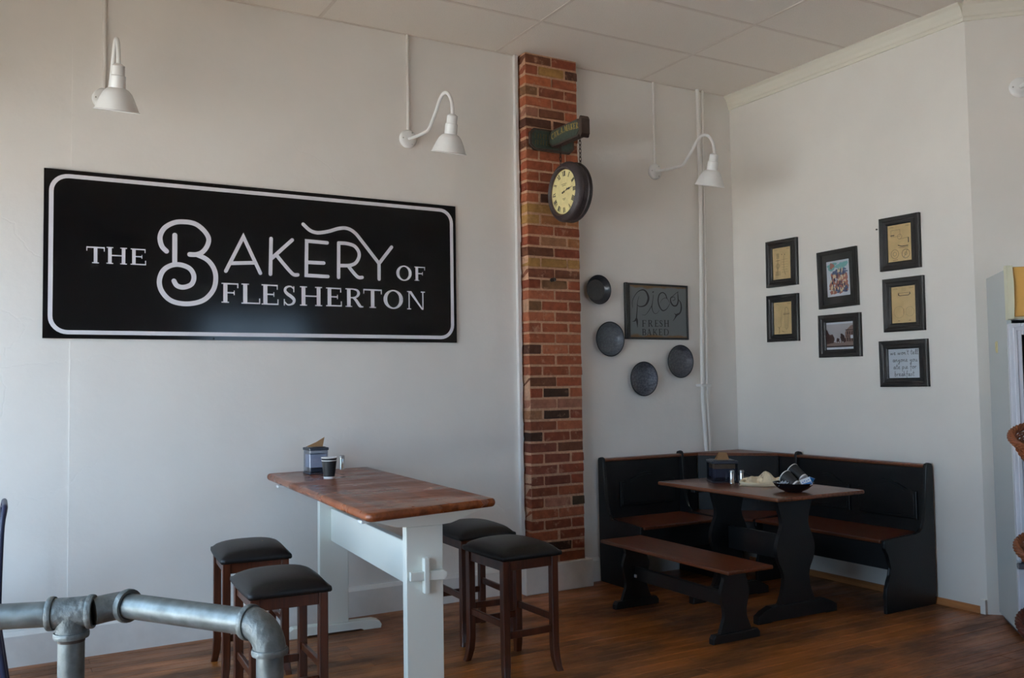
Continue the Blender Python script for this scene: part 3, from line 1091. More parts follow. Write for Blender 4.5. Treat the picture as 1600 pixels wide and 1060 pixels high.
PIES_CAPS = [('F', -0.934, -0.894, 1.85, 1.801), ('R', -0.878, -0.834, 1.852, 1.803), ('E', -0.816, -0.781, 1.853, 1.804), ('S', -0.771, -0.74, 1.853, 1.805), ('H', -0.727, -0.679, 1.855, 1.805), ('B', -0.935, -0.895, 1.785, 1.738), ('A', -0.892, -0.849, 1.786, 1.739), ('K', -0.836, -0.795, 1.787, 1.74), ('E', -0.78, -0.745, 1.788, 1.74), ('D', -0.732, -0.684, 1.788, 1.741)]

for chh, strokes in SIGN_BIG.items():
    q = NB()
    for s_ in strokes:
        wd_ = 0.0268 if chh == 'B' else 0.0215
        sharp = chh in 'AKE' and not (chh == 'K' and len(s_) == 5)
        if chh == 'Y':
            if len(s_) > 3:
                ribbon(q, s_[:-1], wd_, 0, 0.0006)
                ribbon(q, s_[-2:], wd_, 0, 0.0006, smooth=False)
            else:
                ribbon(q, s_, wd_, 0, 0.0006, smooth=False)
        else:
            ribbon(q, s_, wd_, 0, 0.0006, smooth=not sharp)
    q.transform(Mt)
    part('letter', q, sign_white, sign)
for chh, x0, x1, zt, zb in SIGN_SERIF:
    q = NB()
    serif(q, chh, x0, x1, zt, zb, 0.0006, 0.20)
    q.transform(Mt)
    part('letter', q, sign_white, sign)
for x in (-4.0, -3.0):
    for z in (sz0 + 0.008, sz1 - 0.008):
        q = NB()
        lathe(q, [(0.005, 0), (0.005, 0.001), (0.0, 0.002)], 8, MA(x, -0.0142, z))
        part('screw', q, black_paint, sign)

# ------------------------------------------------------------------ gooseneck wall lamps
ARM = [(0.0, -0.03), (-0.06, -0.022), (-0.12, -0.012), (-0.25, -0.020), (-0.32, -0.018), (-0.365, 0.01), (-0.434, 0.07), (-0.49, 0.126), (-0.545, 0.145), (-0.60, 0.125), (-0.642, 0.07), (-0.655, 0.01), (-0.652, -0.03)]


def lamp(label, loc, rz):
    T = thing('wall_lamp', label, 'lamp', loc, rz, 'white gooseneck wall lamps')
    b = NB()
    M0 = Matrix(((1, 0, 0, 0), (0, 0, -1, 0), (0, 1, 0, 0), (0, 0, 0, 1)))
    lathe(b, [(0, 0), (0.058, 0), (0.06, 0.006), (0.058, 0.018), (0.05, 0.026), (0.02, 0.03), (0, 0.03)], 28, M0)
    bp_ = lpart('wall_plate', b, white_metal, T, True)
    for a in (60, 180, 300):
        s = NB()
        lathe(s, [(0.004, 0.0), (0.004, 0.004), (0, 0.005)], 8, M0 @ Matrix.Translation((0.042 * math.cos(R(a)), 0.042 * math.sin(R(a)), 0.0262)))
        lpart('screw', s, chrome, bp_)
    b = NB()
    tube(b, [(0, y, z + 0.0) for y, z in smooth_pts([(-0.02, 0.0)] + [(y, z + 0.0) for y, z in ARM[2:]], 6)], 0.0105, 12)
    lpart('arm', b, white_metal, T, True)
    Mt_ = Matrix.Translation((0, -0.652, -0.025)) @ Matrix.Rotation(R(15), 4, 'X')
    b = NB()
    lathe(b, [(0, 0.02), (0.016, 0.015), (0.03, 0.005), (0.031, -0.035), (0.032, -0.04), (0.036, -0.042), (0.037, -0.098), (0.034, -0.104), (0, -0.104)], 28, Mt_)
    lpart('socket', b, white_metal, T, True)
    b = NB()
    pr = [(0.034, -0.098), (0.05, -0.106), (0.066, -0.124), (0.08, -0.152), (0.092, -0.182), (0.1, -0.203), (0.105, -0.206), (0.106, -0.209)]
    lathe(b, pr + [(0.104, -0.2095)] + [(r - 0.002, z - 0.001) for r, z in reversed(pr[:-2])], 36, Mt_)
    sh = lpart('lamp_shade', b, white_metal, T, True)
    b = NB()
    lathe(b, [(0, -0.10), (0.014, -0.10), (0.014, -0.12), (0.028, -0.145), (0.03, -0.162), (0.022, -0.182), (0, -0.19)], 20, Mt_)
    lpart('bulb', b, plain('frosted_bulb', srgb(235, 233, 225), 0.3), sh, True)
    return T


lamp('white gooseneck lamp above left end of black bakery sign', (-4.58, -0.001, 2.975), 0)
lamp('white gooseneck lamp on wall between black sign and brick pillar', (-2.79, -0.001, 2.975), 0)
lamp('white gooseneck lamp on wall right of the brick pillar and clock', (-0.779, -0.001, 2.975), 0)
lamp('white gooseneck lamp on the angled wall at right edge, mostly cut off', (0.20, -2.2225, 3.113), R(-45))
for x, lb in ((-4.58, 'thin white conduit running up from lamp above sign left end'), (-2.79, 'thin white conduit from the lamp between sign and brick pillar to ceiling'), (-0.779, 'thin white conduit from ceiling to lamp right of brick pillar')):
    q = NB()
    tube(q, [(x, -0.011, 3.03), (x + 0.003, -0.010, 3.2), (x - 0.002, -0.011, 3.5), (x, -0.011, H - 0.004)], 0.0095, 10)
    tag(to_obj('conduit', q, pipe_white, smooth=True), lb, 'conduit', 'lamp conduits')
for pts, r, lb in (([(-0.373, 3.655), (-0.37, 3.3), (-0.366, 2.85), (-0.38, 2.1), (-0.394, 1.37), (-0.385, 1.1), (-0.37, 0.864)], 0.0145, 'thicker left white pipe of pair running down wall into booth corner'),
                   ([(-0.318, 3.655), (-0.322, 3.3), (-0.325, 2.85), (-0.335, 2.1), (-0.346, 1.37), (-0.342, 1.1), (-0.334, 0.864)], 0.0115, 'thinner right white pipe of pair running down wall into booth corner')):
    q = NB()
    yo = -0.045 + (0.004 if r < 0.013 else 0)
    tube(q, smooth_pts([(x, yo, z) for x, z in pts], 4), r, 12)
    T = tag(to_obj('wall_pipe', q, pipe_white, smooth=True), lb, 'pipe', 'pipes in the corner')
    if r > 0.013:
        q = NB()
        box(q, -0.422, -0.316, -0.064, -0.0005, 1.352, 1.372, 0.003)
        to_obj('pipe_clamp', q, pipe_white, T)

# ------------------------------------------------------------------ bracket and double sided clock
rustbrown = plain('aged_clock_brown', srgb(62, 44, 36), 0.55, bump=0.25, scale=50, var=0.35)
green_old = plain('aged_green_paint', srgb(52, 66, 56), 0.6, bump=0.2, scale=60, var=0.4)
gold_old = plain('old_gold_paint', srgb(176, 148, 70), 0.6, var=0.4, scale=120)
dim_gold = plain('faded_gold_paint', srgb(92, 80, 42), 0.7, var=0.5, scale=120)
clock_dark = plain('clock_case', srgb(50, 42, 44), 0.5, bump=0.2, scale=60, var=0.25)
T = thing('clock_bracket', 'green and brown wooden bracket sign with gold letters on brick pillar', 'bracket', (-1.77, -0.103, 3.06))


def octo(a0, a1, b0, b1, c):
    return [(a0 + c, b0), (a1 - c, b0), (a1, b0 + c), (a1, b1 - c), (a1 - c, b1), (a0 + c, b1), (a0, b1 - c), (a0, b0 + c)]


q = NB()
prism(q, octo(-1.945, -1.585, 2.985, 3.135, 0.035), 'Y', -0.125, -0.104, 0.003)
bp = part('back_plate', q, rustbrown, T)
q = NB()
prism(q, octo(-1.930, -1.60, 2.999, 3.121, 0.03), 'Y', -0.1275, -0.1245)
part('painted_panel', q, green_old, T, mesh_parent=bp)
q = NB()
prism(q, octo(-0.510, -0.126, 3.003, 3.120, 0.035), 'X', -1.795, -1.74, 0.004)
arm = part('arm', q, rustbrown, T)
q = NB()
prism(q, octo(-0.495, -0.14, 3.015, 3.109, 0.028), 'X', -1.7975, -1.7945)
prism(q, octo(-0.495, -0.14, 3.015, 3.109, 0.028), 'X', -1.7405, -1.7375)
part('painted_panel', q, green_old, T, mesh_parent=arm)
q = NB()
prism(q, octo(-0.533, -0.497, 2.990, 3.130, 0.022), 'X', -1.80, -1.735, 0.004)
part('end_cap', q, rustbrown, T, mesh_parent=arm)
q = NB()
xs_ = 0.168
for i, c_ in enumerate('CNX.A.MAKER'):
    wd_ = {'.': 0.010, 'M': 0.034}.get(c_, 0.026)
    z_ = 3.052 + 0.016 * math.sin(PI * (i + 0.5) / 11)
    serif(q, c_, xs_, xs_ + wd_, z_ + 0.040, z_, 0.0005, 0.2)
    xs_ += wd_ + 0.006
q.transform(MB(-1.7976, 0, 0))
part('lettering', q, gold_old, T, mesh_parent=arm)
q = NB()
for r_, z_ in enumerate((3.066, 3.022)):
    for k in range(6):
        ribbon(q, [(-1.905 + k * 0.022, z_), (-1.905 + k * 0.022 + (0.006 if (k + r_) % 2 else 0), z_ + 0.03)], 0.006, 0, 0.0004, smooth=False)
q.transform(MA(0, -0.1276, 0))
part('lettering', q, dim_gold, T, mesh_parent=bp)

CY, CZ, CX = -0.352, 2.658, -1.835
T = thing('hanging_clock', 'round double sided clock with cream roman dial hanging on chains by brick pillar', 'clock', (-1.775, CY, CZ))
Mc = MB(CX, CY, CZ)
q = NB()
D = 0.112
prof = [(0.150, -0.008), (0.156, 0.004), (0.163, 0.010), (0.172, 0.004), (0.182, 0.002), (0.192, -0.008), (0.199, -0.020), (0.200, -0.035), (0.194, -0.042), (0.194, -D / 2)]
prof2 = [(r, -D - z) for r, z in reversed(prof)]
lathe(q, prof + prof2 + [(0.0, -D + 0.008)], 56, Mc)
part('case', q, clock_dark, T, True)
for side in (0, 1):
    Ms = Mc if side == 0 else Matrix.Translation((D, 0, 0)) @ Matrix.Translation((2 * CX * 0, 0, 0)) @ Mc @ Matrix.Rotation(PI, 4, 'Y')
    q = NB()
    lathe(q, [(0.152, -0.010), (0.0, -0.010)], 48, Ms)
    fc = part('dial', q, plain('cream_dial', srgb(222, 208, 150), 0.5, var=0.12, scale=30), T)
    q = NB()
    lathe(q, [(0.147, -0.006), (0.152, -0.006), (0.152, -0.010), (0.147, -0.0095)], 48, Ms)
    part('bezel', q, plain('dull_brass', srgb(120, 92, 48), 0.4, 0.6), T, True)
    NUM = ['XII', 'I', 'II', 'III', 'IIII', 'V', 'VI', 'VII', 'VIII', 'IX', 'X', 'XI']
    for k, s_ in enumerate(NUM):
        n = NB()
        ww = {'X': 0.019, 'V': 0.018, 'I': 0.0085}
        tot = sum(ww[c_] for c_ in s_)
        xx = -tot / 2
        for c_ in s_:
            serif(n, c_, xx, xx + ww[c_] * 0.86, 0.138, 0.104, 0.0005, 0.20)
            xx += ww[c_]
        n.transform(Ms @ Matrix.Translation((0, 0, -0.0098)) @ Matrix.Rotation(-2 * PI * k / 12, 4, 'Z'))
        part('numeral', n, plain('numeral_black', srgb(48, 42, 34), 0.6), T, mesh_parent=fc)
    for grp in (((-0.03, 0.03, 0.052), (-0.022, 0.022, 0.042)), ((-0.018, 0.018, -0.045), (-0.012, 0.012, -0.053))):
        n = NB()
        for a, b_, c_ in grp:
            ribbon(n, [(a, c_), (b_, c_)], 0.003, 0, 0.0004, smooth=False, caps=False)
        n.transform(Ms @ Matrix.Translation((0, 0, -0.0098)))
        part('dial_text', n, plain('numeral_black', srgb(48, 42, 34), 0.6), T, mesh_parent=fc)
    for nm, ang, ln in (('hour_hand', 72, 0.062), ('minute_hand', 79, 0.10)):
        n = NB()
        ribbon(n, [(0, -0.022, 0.006), (0, -0.016, 0.014), (0, -0.006, 0.004), (0, ln * 0.45, 0.004), (0, ln * 0.62, 0.016), (0, ln * 0.76, 0.005), (0, ln, 0.0015)], 0, 0, 0.0006)
        disc(n, 0, 0, 0.007, 0, 0.001)
        n.transform(Ms @ Matrix.Translation((0, 0, -0.0085 if nm == 'hour_hand' else -0.0075)) @ Matrix.Rotation(R(-ang), 4, 'Z'))
        part(nm, n, plain('hand_black', srgb(20, 18, 16), 0.5), T, mesh_parent=fc)
for cy_, ztop, zbot in ((-0.235, 3.003, CZ + 0.158), (-0.470, 3.003, CZ + 0.158)):
    q = NB()
    nl = 7
    for k in range(nl):
        zc = zbot + (ztop - zbot) * (k + 0.5) / nl
        hl = (ztop - zbot) / nl / 2 + 0.004
        pts = []
        for a in range(12):
            an = 2 * PI * a / 12
            ox, oz = 0.0075 * math.cos(an), hl * math.sin(an)
            pts.append((-1.772 + (ox if k % 2 else 0), cy_ + (0 if k % 2 else ox), zc + oz))
        tube(q, pts, 0.0024, 6, closed=True)
    part('chain', q, plain('rusty_chain', srgb(58, 40, 34), 0.6, 0.4, var=0.3), T, True)

# ------------------------------------------------------------------ enamel pie plates
def enamel(name, c, spk):
    mt, t, b = nt(name)
    tc = t.nodes.new('ShaderNodeTexCoord')
    n1 = t.nodes.new('ShaderNodeTexNoise')
    n1.inputs['Scale'].default_value = 75
    n1.inputs['Detail'].default_value = 5
    n1.inputs['Roughness'].default_value = 0.7
    t.links.new(tc.outputs['Object'], n1.inputs['Vector'])
    cr = t.nodes.new('ShaderNodeValToRGB')
    cr.color_ramp.elements[0].position = 0.42
    cr.color_ramp.elements[0].color = c
    cr.color_ramp.elements[1].position = 0.66
    cr.color_ramp.elements[1].color = spk
    t.links.new(n1.outputs['Fac'], cr.inputs[0])
    t.links.new(cr.outputs[0], b.inputs['Base Color'])
    b.inputs['Roughness'].default_value = 0.28
    return mt


rim_black = plain('enamel_rim_black', srgb(22, 22, 26), 0.35)
for x, z, rx, c, s_, lb in ((-1.338, 2.058, 0.106, srgb(40, 42, 46), srgb(56, 58, 62), 'darkest enamel pie plate, highest and nearest the brick pillar'),
                            (-1.247, 1.705, 0.126, srgb(78, 84, 92), srgb(104, 110, 118), 'plain grey enamel pie plate left of lower corner of pies sign'),
                            (-0.949, 1.417, 0.127, srgb(58, 62, 74), srgb(112, 116, 126), 'speckled enamel pie plate, lowest of the four on wall'),
                            (-0.600, 1.544, 0.125, srgb(66, 68, 76), srgb(98, 102, 110), 'enamel pie plate below right corner of pies sign beside pipes')):
    T = thing('pie_plate', lb, 'plate', (x, -0.001, z), 0, 'enamel pie plates on the wall')
    em = enamel('enamel', c, s_)
    Mp = Matrix(((1, 0, 0, 0), (0, 0, -1, 0), (0, 1, 0, 0), (0, 0, 0, 1)))
    q = NB()
    k = rx
    lathe(q, [(0, 0.004), (k * 0.70, 0.004), (k * 0.745, 0.008), (k * 0.90, 0.040), (k * 0.96, 0.043), (k * 0.95, 0.0405), (k * 0.76, 0.003), (k * 0.70, 0.0), (0, 0.0)], 48, Mp)
    pl = lpart('dish', q, em, T, True)
    q = NB()
    tube(q, [(k * 0.968 * math.cos(2 * PI * a / 48), -0.0425, k * 0.968 * math.sin(2 * PI * a / 48)) for a in range(48)], k * 0.032, 8, closed=True)
    lpart('rim', q, rim_black, T, True)
    q = NB()
    lathe(q, [(0.003, 0.004), (0.003, 0.0055), (0.0, 0.006)], 8, Mp @ Matrix.Translation((-0.01, k * 0.6, 0)))
    lpart('nail_hole', q, rim_black, pl)

# ------------------------------------------------------------------ pies sign
mt, t, b = nt('weathered_sign_face')
tc = t.nodes.new('ShaderNodeTexCoord')
n1 = t.nodes.new('ShaderNodeTexNoise')
n1.inputs['Scale'].default_value = 9
n1.inputs['Detail'].default_value = 7
t.links.new(tc.outputs['Object'], n1.inputs['Vector'])
sp_ = t.nodes.new('ShaderNodeSeparateXYZ')
t.links.new(tc.outputs['Object'], sp_.inputs[0])


def math_node(op, a, b_):
    nd = t.nodes.new('ShaderNodeMath')
    nd.operation = op
    for i, v in enumerate((a, b_)):
        if isinstance(v, (int, float)):
            nd.inputs[i].default_value = v
        else:
            t.links.new(v, nd.inputs[i])
    return nd.outputs[0]


# rust that has crept in from the upper and lower rims of the sheet
az = math_node('ABSOLUTE', sp_.outputs[2], 0)
e1 = math_node('SUBTRACT', az, 0.190)
e2 = math_node('MULTIPLY', e1, 16)
e3 = math_node('ADD', e2, n1.outputs['Fac'])
rm = t.nodes.new('ShaderNodeMapRange')
rm.inputs['From Min'].default_value = 0.18
rm.inputs['From Max'].default_value = 0.42
t.links.new(e3, rm.inputs['Value'])
mx = t.nodes.new('ShaderNodeMix')
mx.data_type = 'RGBA'
mx.inputs[6].default_value = srgb(104, 110, 112)
mx.inputs[7].default_value = srgb(112, 84, 50)
t.links.new(rm.outputs[0], mx.inputs[0])
t.links.new(mx.outputs[2], b.inputs['Base Color'])
b.inputs['Roughness'].default_value = 0.5
face_m = mt
metal_dark = plain('dark_sign_frame', srgb(40, 40, 40), 0.45, bump=0.15, scale=70, var=0.3)
T = thing('pies_sign', 'square grey weathered metal sign reading Pies Fresh Baked above plates', 'sign', (-0.791, -0.001, 1.915))
q = NB()
box(q, -1.075, -0.505, -0.012, -0.003, 1.716, 2.114)
part('sheet', q, face_m, T)
q = NB()
box(q, -1.090, -1.066, -0.026, -0.001, 1.708, 2.124, 0.003)
box(q, -1.064, -1.046, -0.022, -0.001, 1.708, 2.122, 0.003)
box(q, -0.508, -0.494, -0.022, -0.001, 1.708, 2.122, 0.003)
box(q, -1.046, -0.508, -0.020, -0.001, 2.108, 2.122, 0.003)
box(q, -1.046, -0.508, -0.020, -0.001, 1.708, 1.724, 0.003)
part('frame', q, metal_dark, T)
ink = plain('sign_ink', srgb(26, 26, 30), 0.5)
for k_, ss in PIES.items():
    q = NB()
    for s_ in ss:
        ribbon(q, [(a, b_, c_ * 0.9) for a, b_, c_ in s_], 0, 0, 0.0005)
    q.transform(MA(0, -0.0122, 0))
    part('letter', q, ink, T)
for c_, x0, x1, zt, zb in PIES_CAPS:
    q = NB()
    serif(q, c_, x0, x1, zt, zb, 0.0005, 0.17)
    q.transform(MA(0, -0.0122, 0))
    part('letter', q, ink, T)

# ------------------------------------------------------------------ framed pictures
frame_black = wood('black_frame_wood', srgb(13, 11, 11), srgb(24, 20, 19), 'Z', 0.5, 1.6, bump=0.3)
paper_tan = plain('patent_print_tan', srgb(226, 192, 138), 0.7, var=0.12, scale=18)
mat_grey = plain('dark_mat_board', srgb(58, 55, 54), 0.8)
paper_white = plain('print_white', srgb(214, 218, 226), 0.7)
ink_brown = plain('drawing_ink', srgb(110, 86, 56), 0.8)
ink_dark = plain('drawing_ink_dark', srgb(58, 50, 42), 0.8)


def frame(label, outer, inner, tilt, art, matboard=None):
    a0, a1, zt, zb = -outer[0], -outer[1], outer[2], outer[3]
    cx, cz = (a0 + a1) / 2, (zt + zb) / 2
    T = thing('picture_frame', label, 'picture', (-0.001, -cx, cz), 0, 'framed pictures on the right wall')
    T.rotation_euler = (R(tilt), 0, 0)
    Mf = Matrix(((0, 0, -1, 0), (-1, 0, 0, 0), (0, 1, 0, 0), (0, 0, 0, 1)))
    ia0, ia1, izt, izb = -inner[0] - cx, -inner[1] - cx, inner[2] - cz, inner[3] - cz
    w2_, h2 = (a1 - a0) / 2, (zt - zb) / 2
    if matboard:
        fa0, fa1, fzt, fzb = -matboard[0] - cx, -matboard[1] - cx, matboard[2] - cz, matboard[3] - cz
    else:
        fa0, fa1, fzt, fzb = ia0, ia1, izt, izb
    # mitred moulding: outer ring to inner ring with a stepped section
    n = NB()
    sec = [(0.0, 0.0), (0.0, 0.020), (0.12, 0.024), (0.45, 0.022), (0.55, 0.019), (0.85, 0.018), (1.0, 0.013), (1.0, 0.0)]
    rings = []
    for s_, h_ in sec:
        l = -w2_ + (fa0 + w2_) * s_
        r_ = w2_ + (fa1 - w2_) * s_
        b_ = -h2 + (fzb + h2) * s_
        t_ = h2 + (fzt - h2) * s_
        rings.append([n.verts.new(v) for v in ((l, b_, h_), (r_, b_, h_), (r_, t_, h_), (l, t_, h_))])
    for A, B in zip(rings, rings[1:] + rings[:1]):
        for k in range(4):
            n.faces.new((A[k], A[(k + 1) % 4], B[(k + 1) % 4], B[k]))
    n.transform(Mf)
    lpart('moulding', n, frame_black, T)
    n = NB()
    plate(n, [(fa0 - 0.004, fzb - 0.004), (fa1 + 0.004, fzb - 0.004), (fa1 + 0.004, fzt + 0.004), (fa0 - 0.004, fzt + 0.004)], 0.001, 0.005)
    n.transform(Mf)
    if matboard:
        lpart('mat_board', n, mat_grey, T)
        n = NB()
        plate(n, [(ia0, izb), (ia1, izb), (ia1, izt), (ia0, izt)], 0.0052, 0.0060)
        n.transform(Mf)
        pr = lpart('print', n, paper_white, T)
    else:
        pr = lpart('print', n, art[0], T)
    for nm, mt_, fn in art[1]:
        n = NB()
        fn(n, ia0, ia1, izb, izt)
        n.transform(Mf @ Matrix.Translation((0, 0, 0.0051 if not matboard else 0.0061)))
        lpart(nm, n, mt_, pr)
    n = NB()
    plate(n, [(fa0, fzb), (fa1, fzb), (fa1, fzt), (fa0, fzt)], 0.0095, 0.0105)
    n.transform(Mf)
    lpart('pane', n, glassm, T)


def uv(fn):
    def g(n, a0, a1, b0, b1):
        U = lambda x, y: (a0 + x * (a1 - a0), b0 + y * (b1 - b0))
        fn(n, U, (a1 - a0))
    return g


def rectU(n, U, x0, y0, x1, y1, z=0.0003):
    plate(n, [U(x0, y0), U(x1, y0), U(x1, y1), U(x0, y1)], 0, z)


def polyU(n, U, pts, z=0.0003):
    plate(n, [U(*p_) for p_ in pts], 0, z)


def lineU(n, U, pts, wd_=0.0016, sm=False):
    ribbon(n, [U(*p_) for p_ in pts], wd_, 0, 0.0004, 4, False, sm)


def circU(n, U, cx, cy, r_, W_, wd_=0.0016):
    c = U(cx, cy)
    ribbon(n, [(c[0] + r_ * W_ * math.cos(2 * PI * k / 20), c[1] + r_ * W_ * math.sin(2 * PI * k / 20)) for k in range(21)], wd_, 0, 0.0004, 1, False, False)


def corner_text(n, U):
    for y in (0.955, 0.935):
        lineU(n, U, [(0.08, y), (0.26, y - 0.004)], 0.0010)
        lineU(n, U, [(0.74, y), (0.92, y - 0.004)], 0.0010)


def draw1(n, U, W_):
    corner_text(n, U)
    for k in range(7):
        lineU(n, U, [(0.20, 0.82 - k * 0.024), (0.36, 0.815 - k * 0.024)], 0.0018)
    lineU(n, U, [(0.28, 0.84), (0.28, 0.12)])
    lineU(n, U, [(0.16, 0.60), (0.40, 0.60)], 0.003)
    circU(n, U, 0.28, 0.43, 0.10, W_)
    circU(n, U, 0.28, 0.43, 0.06, W_)
    for k in range(4):
        lineU(n, U, [(0.14, 0.25 - k * 0.035), (0.42, 0.245 - k * 0.035)], 0.0022)
    for x, y in ((0.50, 0.78), (0.66, 0.77)):
        disc(n, *U(x, y), 0.004, 0, 0.0004)
    lineU(n, U, [(0.62, 0.74), (0.60, 0.3), (0.7, 0.12)])
    for k in range(6):
        lineU(n, U, [(0.48, 0.62 - k * 0.08), (0.82, 0.62 - k * 0.08)], 0.0010)


def draw2(n, U, W_):
    corner_text(n, U)
    lineU(n, U, [(0.62, 0.80), (0.60, 0.66), (0.62, 0.20), (0.68, 0.14), (0.76, 0.2), (0.80, 0.66), (0.78, 0.78), (0.70, 0.84), (0.62, 0.80)])
    lineU(n, U, [(0.52, 0.62), (0.86, 0.62)], 0.004)
    lineU(n, U, [(0.52, 0.66), (0.86, 0.66)], 0.0014)
    lineU(n, U, [(0.70, 0.62), (0.70, 0.18)], 0.001)
    lineU(n, U, [(0.44, 0.75), (0.38, 0.40), (0.40, 0.22)], 0.0012)
    lineU(n, U, [(0.2, 0.24), (0.28, 0.20), (0.30, 0.10), (0.27, 0.03)], 0.003)
    lineU(n, U, [(0.34, 0.26), (0.29, 0.16)], 0.0024)
    lineU(n, U, [(0.42, 0.10), (0.58, 0.06)], 0.0024)


def draw5(n, U, W_):
    corner_text(n, U)
    lineU(n, U, [(0.14, 0.86), (0.14, 0.68), (0.52, 0.68), (0.52, 0.86), (0.14, 0.86)], 0.0012)
    lineU(n, U, [(0.12, 0.72), (0.28, 0.72)], 0.006)
    circU(n, U, 0.50, 0.67, 0.09, W_, 0.0012)
    lineU(n, U, [(0.46, 0.6), (0.86, 0.62), (0.86, 0.50)], 0.0014)
    lineU(n, U, [(0.86, 0.62), (0.86, 0.48)], 0.006)
    lineU(n, U, [(0.42, 0.44), (0.58, 0.40), (0.84, 0.40)], 0.005)
    lineU(n, U, [(0.44, 0.37), (0.84, 0.36)], 0.0022)
    circU(n, U, 0.28, 0.21, 0.16, W_)
    circU(n, U, 0.28, 0.21, 0.07, W_)
    circU(n, U, 0.74, 0.19, 0.16, W_, 0.0024)
    circU(n, U, 0.74, 0.19, 0.05, W_)
    lineU(n, U, [(0.66, 0.10), (0.74, 0.19), (0.80, 0.30)], 0.002)
    lineU(n, U, [(0.20, 0.04), (0.40, 0.05)], 0.0022)


def draw6(n, U, W_):
    corner_text(n, U)
    for y in (0.95, 0.92, 0.89):
        lineU(n, U, [(0.42, y), (0.62, y)], 0.0010)
    circU(n, U, 0.30, 0.30, 0.21, W_, 0.0009)
    circU(n, U, 0.74, 0.30, 0.17, W_, 0.0009)
    for k in range(5):
        lineU(n, U, [(0.47, 0.38 - k * 0.03), (0.51, 0.375 - k * 0.03)], 0.002)
    for x in (0.25, 0.70):
        lineU(n, U, [(x, 0.06), (x + 0.07, 0.06)], 0.003)


def draw6b(n, U, W_):
    lineU(n, U, [(0.30, 0.79), (0.33, 0.75), (0.72, 0.75), (0.76, 0.80)], 0.004)
    lineU(n, U, [(0.30, 0.80), (0.33, 0.82), (0.76, 0.82)], 0.0016)
    lineU(n, U, [(0.30, 0.83), (0.29, 0.76)], 0.004)
    lineU(n, U, [(0.76, 0.83), (0.78, 0.77)], 0.004)


frame('tan antique drawing in black frame, upper of the pair nearest corner', (-0.364, -0.668, 2.436, 2.088), (-0.422, -0.601, 2.378, 2.142), 0.6, (paper_tan, [('line_drawing', ink_brown, uv(draw1))]))
frame('tan knife-like drawing in black frame, lower of the pair nearest corner', (-0.357, -0.664, 2.026, 1.678), (-0.418, -0.596, 1.971, 1.733), 0.6, (paper_tan, [('line_drawing', ink_brown, uv(draw2))]))
frame('tan print with two wheels in black frame, top of right column', (-1.376, -1.674, 2.444, 2.095), (-1.432, -1.610, 2.390, 2.150), 0.4, (paper_tan, [('line_drawing', ink_dark, uv(draw5))]))
frame('tan print with shallow pan drawing in black frame, middle of right column', (-1.388, -1.687, 2.042, 1.695), (-1.444, -1.624, 1.986, 1.750), 0.2, (paper_tan, [('line_drawing', ink_brown, uv(draw6)), ('pan_drawing', ink_dark, uv(draw6b))]))

# coloured townscape print: loose patches of paint
rnd = random.Random(11)


def blob(n, U, x, y, rx, ry, z=0.0002, k=9):
    pts = []
    for i in range(k):
        a = 2 * PI * i / k
        j = rnd.uniform(0.65, 1.15)
        pts.append(U(x + rx * j * math.cos(a), y + ry * j * math.sin(a)))
    plate(n, pts, 0, z)


def mk(lst, z=0.0002):
    def f(n, U, W_):
        for it in lst:
            blob(n, U, *it, z=z)
    return uv(f)


def dabs(seed, cnt, x0, x1, y0, y1, rx, ry):
    r_ = random.Random(seed)
    return [(r_.uniform(x0, x1), r_.uniform(y0, y1), r_.uniform(0.7, 1.6) * rx, r_.uniform(0.7, 1.5) * ry) for _ in range(cnt)]


town = [
    ('painted_sky', plain('paint_teal', srgb(128, 186, 186), 0.8), mk(dabs(1, 16, 0.14, 0.9, 0.76, 0.92, 0.10, 0.06))),
    ('painted_walls', plain('paint_brick', srgb(176, 112, 98), 0.8), mk(dabs(2, 34, 0.18, 0.88, 0.10, 0.62, 0.09, 0.07) + dabs(12, 6, 0.2, 0.34, 0.78, 0.92, 0.06, 0.05), 0.0004)),
    ('painted_roofs', plain('paint_slate', srgb(86, 98, 134), 0.8), mk(dabs(3, 16, 0.2, 0.86, 0.62, 0.74, 0.09, 0.03) + dabs(4, 12, 0.42, 0.86, 0.10, 0.28, 0.07, 0.03), 0.0006)),
    ('painted_lights', plain('paint_cream', srgb(230, 206, 168), 0.8), mk(dabs(5, 22, 0.18, 0.84, 0.12, 0.58, 0.035, 0.05) + dabs(6, 6, 0.5, 0.74, 0.64, 0.76, 0.02, 0.06), 0.0008)),
    ('painted_shadows', plain('paint_navy', srgb(62, 52, 78), 0.8), mk(dabs(7, 24, 0.2, 0.86, 0.12, 0.72, 0.018, 0.05) + [(0.62, 0.59, 0.24, 0.010), (0.62, 0.32, 0.25, 0.010), (0.44, 0.40, 0.012, 0.2)], 0.0010)),
]
frame('colourful painted townscape with dark mat in tall tilted black frame', (-0.853, -1.190, 2.294, 1.891), (-0.926, -1.118, 2.218, 1.970), -1.0, (paper_white, town), (-0.889, -1.150, 2.264, 1.918))


def ph_sky(n, U, W_):
    rectU(n, U, 0, 0.08, 1, 0.93, 0.0002)


def ph_trees(n, U, W_):
    rr = random.Random(3)
    polyU(n, U, [(0, 0.2), (0.26, 0.24), (0.30, 0.42), (0.22, 0.56), (0.10, 0.54), (0.04, 0.72), (0, 0.74)], 0.0004)
    for x, y, r_ in ((0.07, 0.5, 0.09), (0.2, 0.45, 0.09), (0.25, 0.36, 0.06), (0.42, 0.33, 0.07), (0.60, 0.42, 0.10), (0.56, 0.52, 0.05), (0.63, 0.34, 0.08)):
        blob(n, U, x, y, r_, r_ * 1.3, z=0.0005, k=11)


def ph_house(n, U, W_):
    polyU(n, U, [(0.70, 0.22), (1, 0.2), (1, 0.88), (0.88, 0.84), (0.74, 0.70), (0.69, 0.62)], 0.0003)


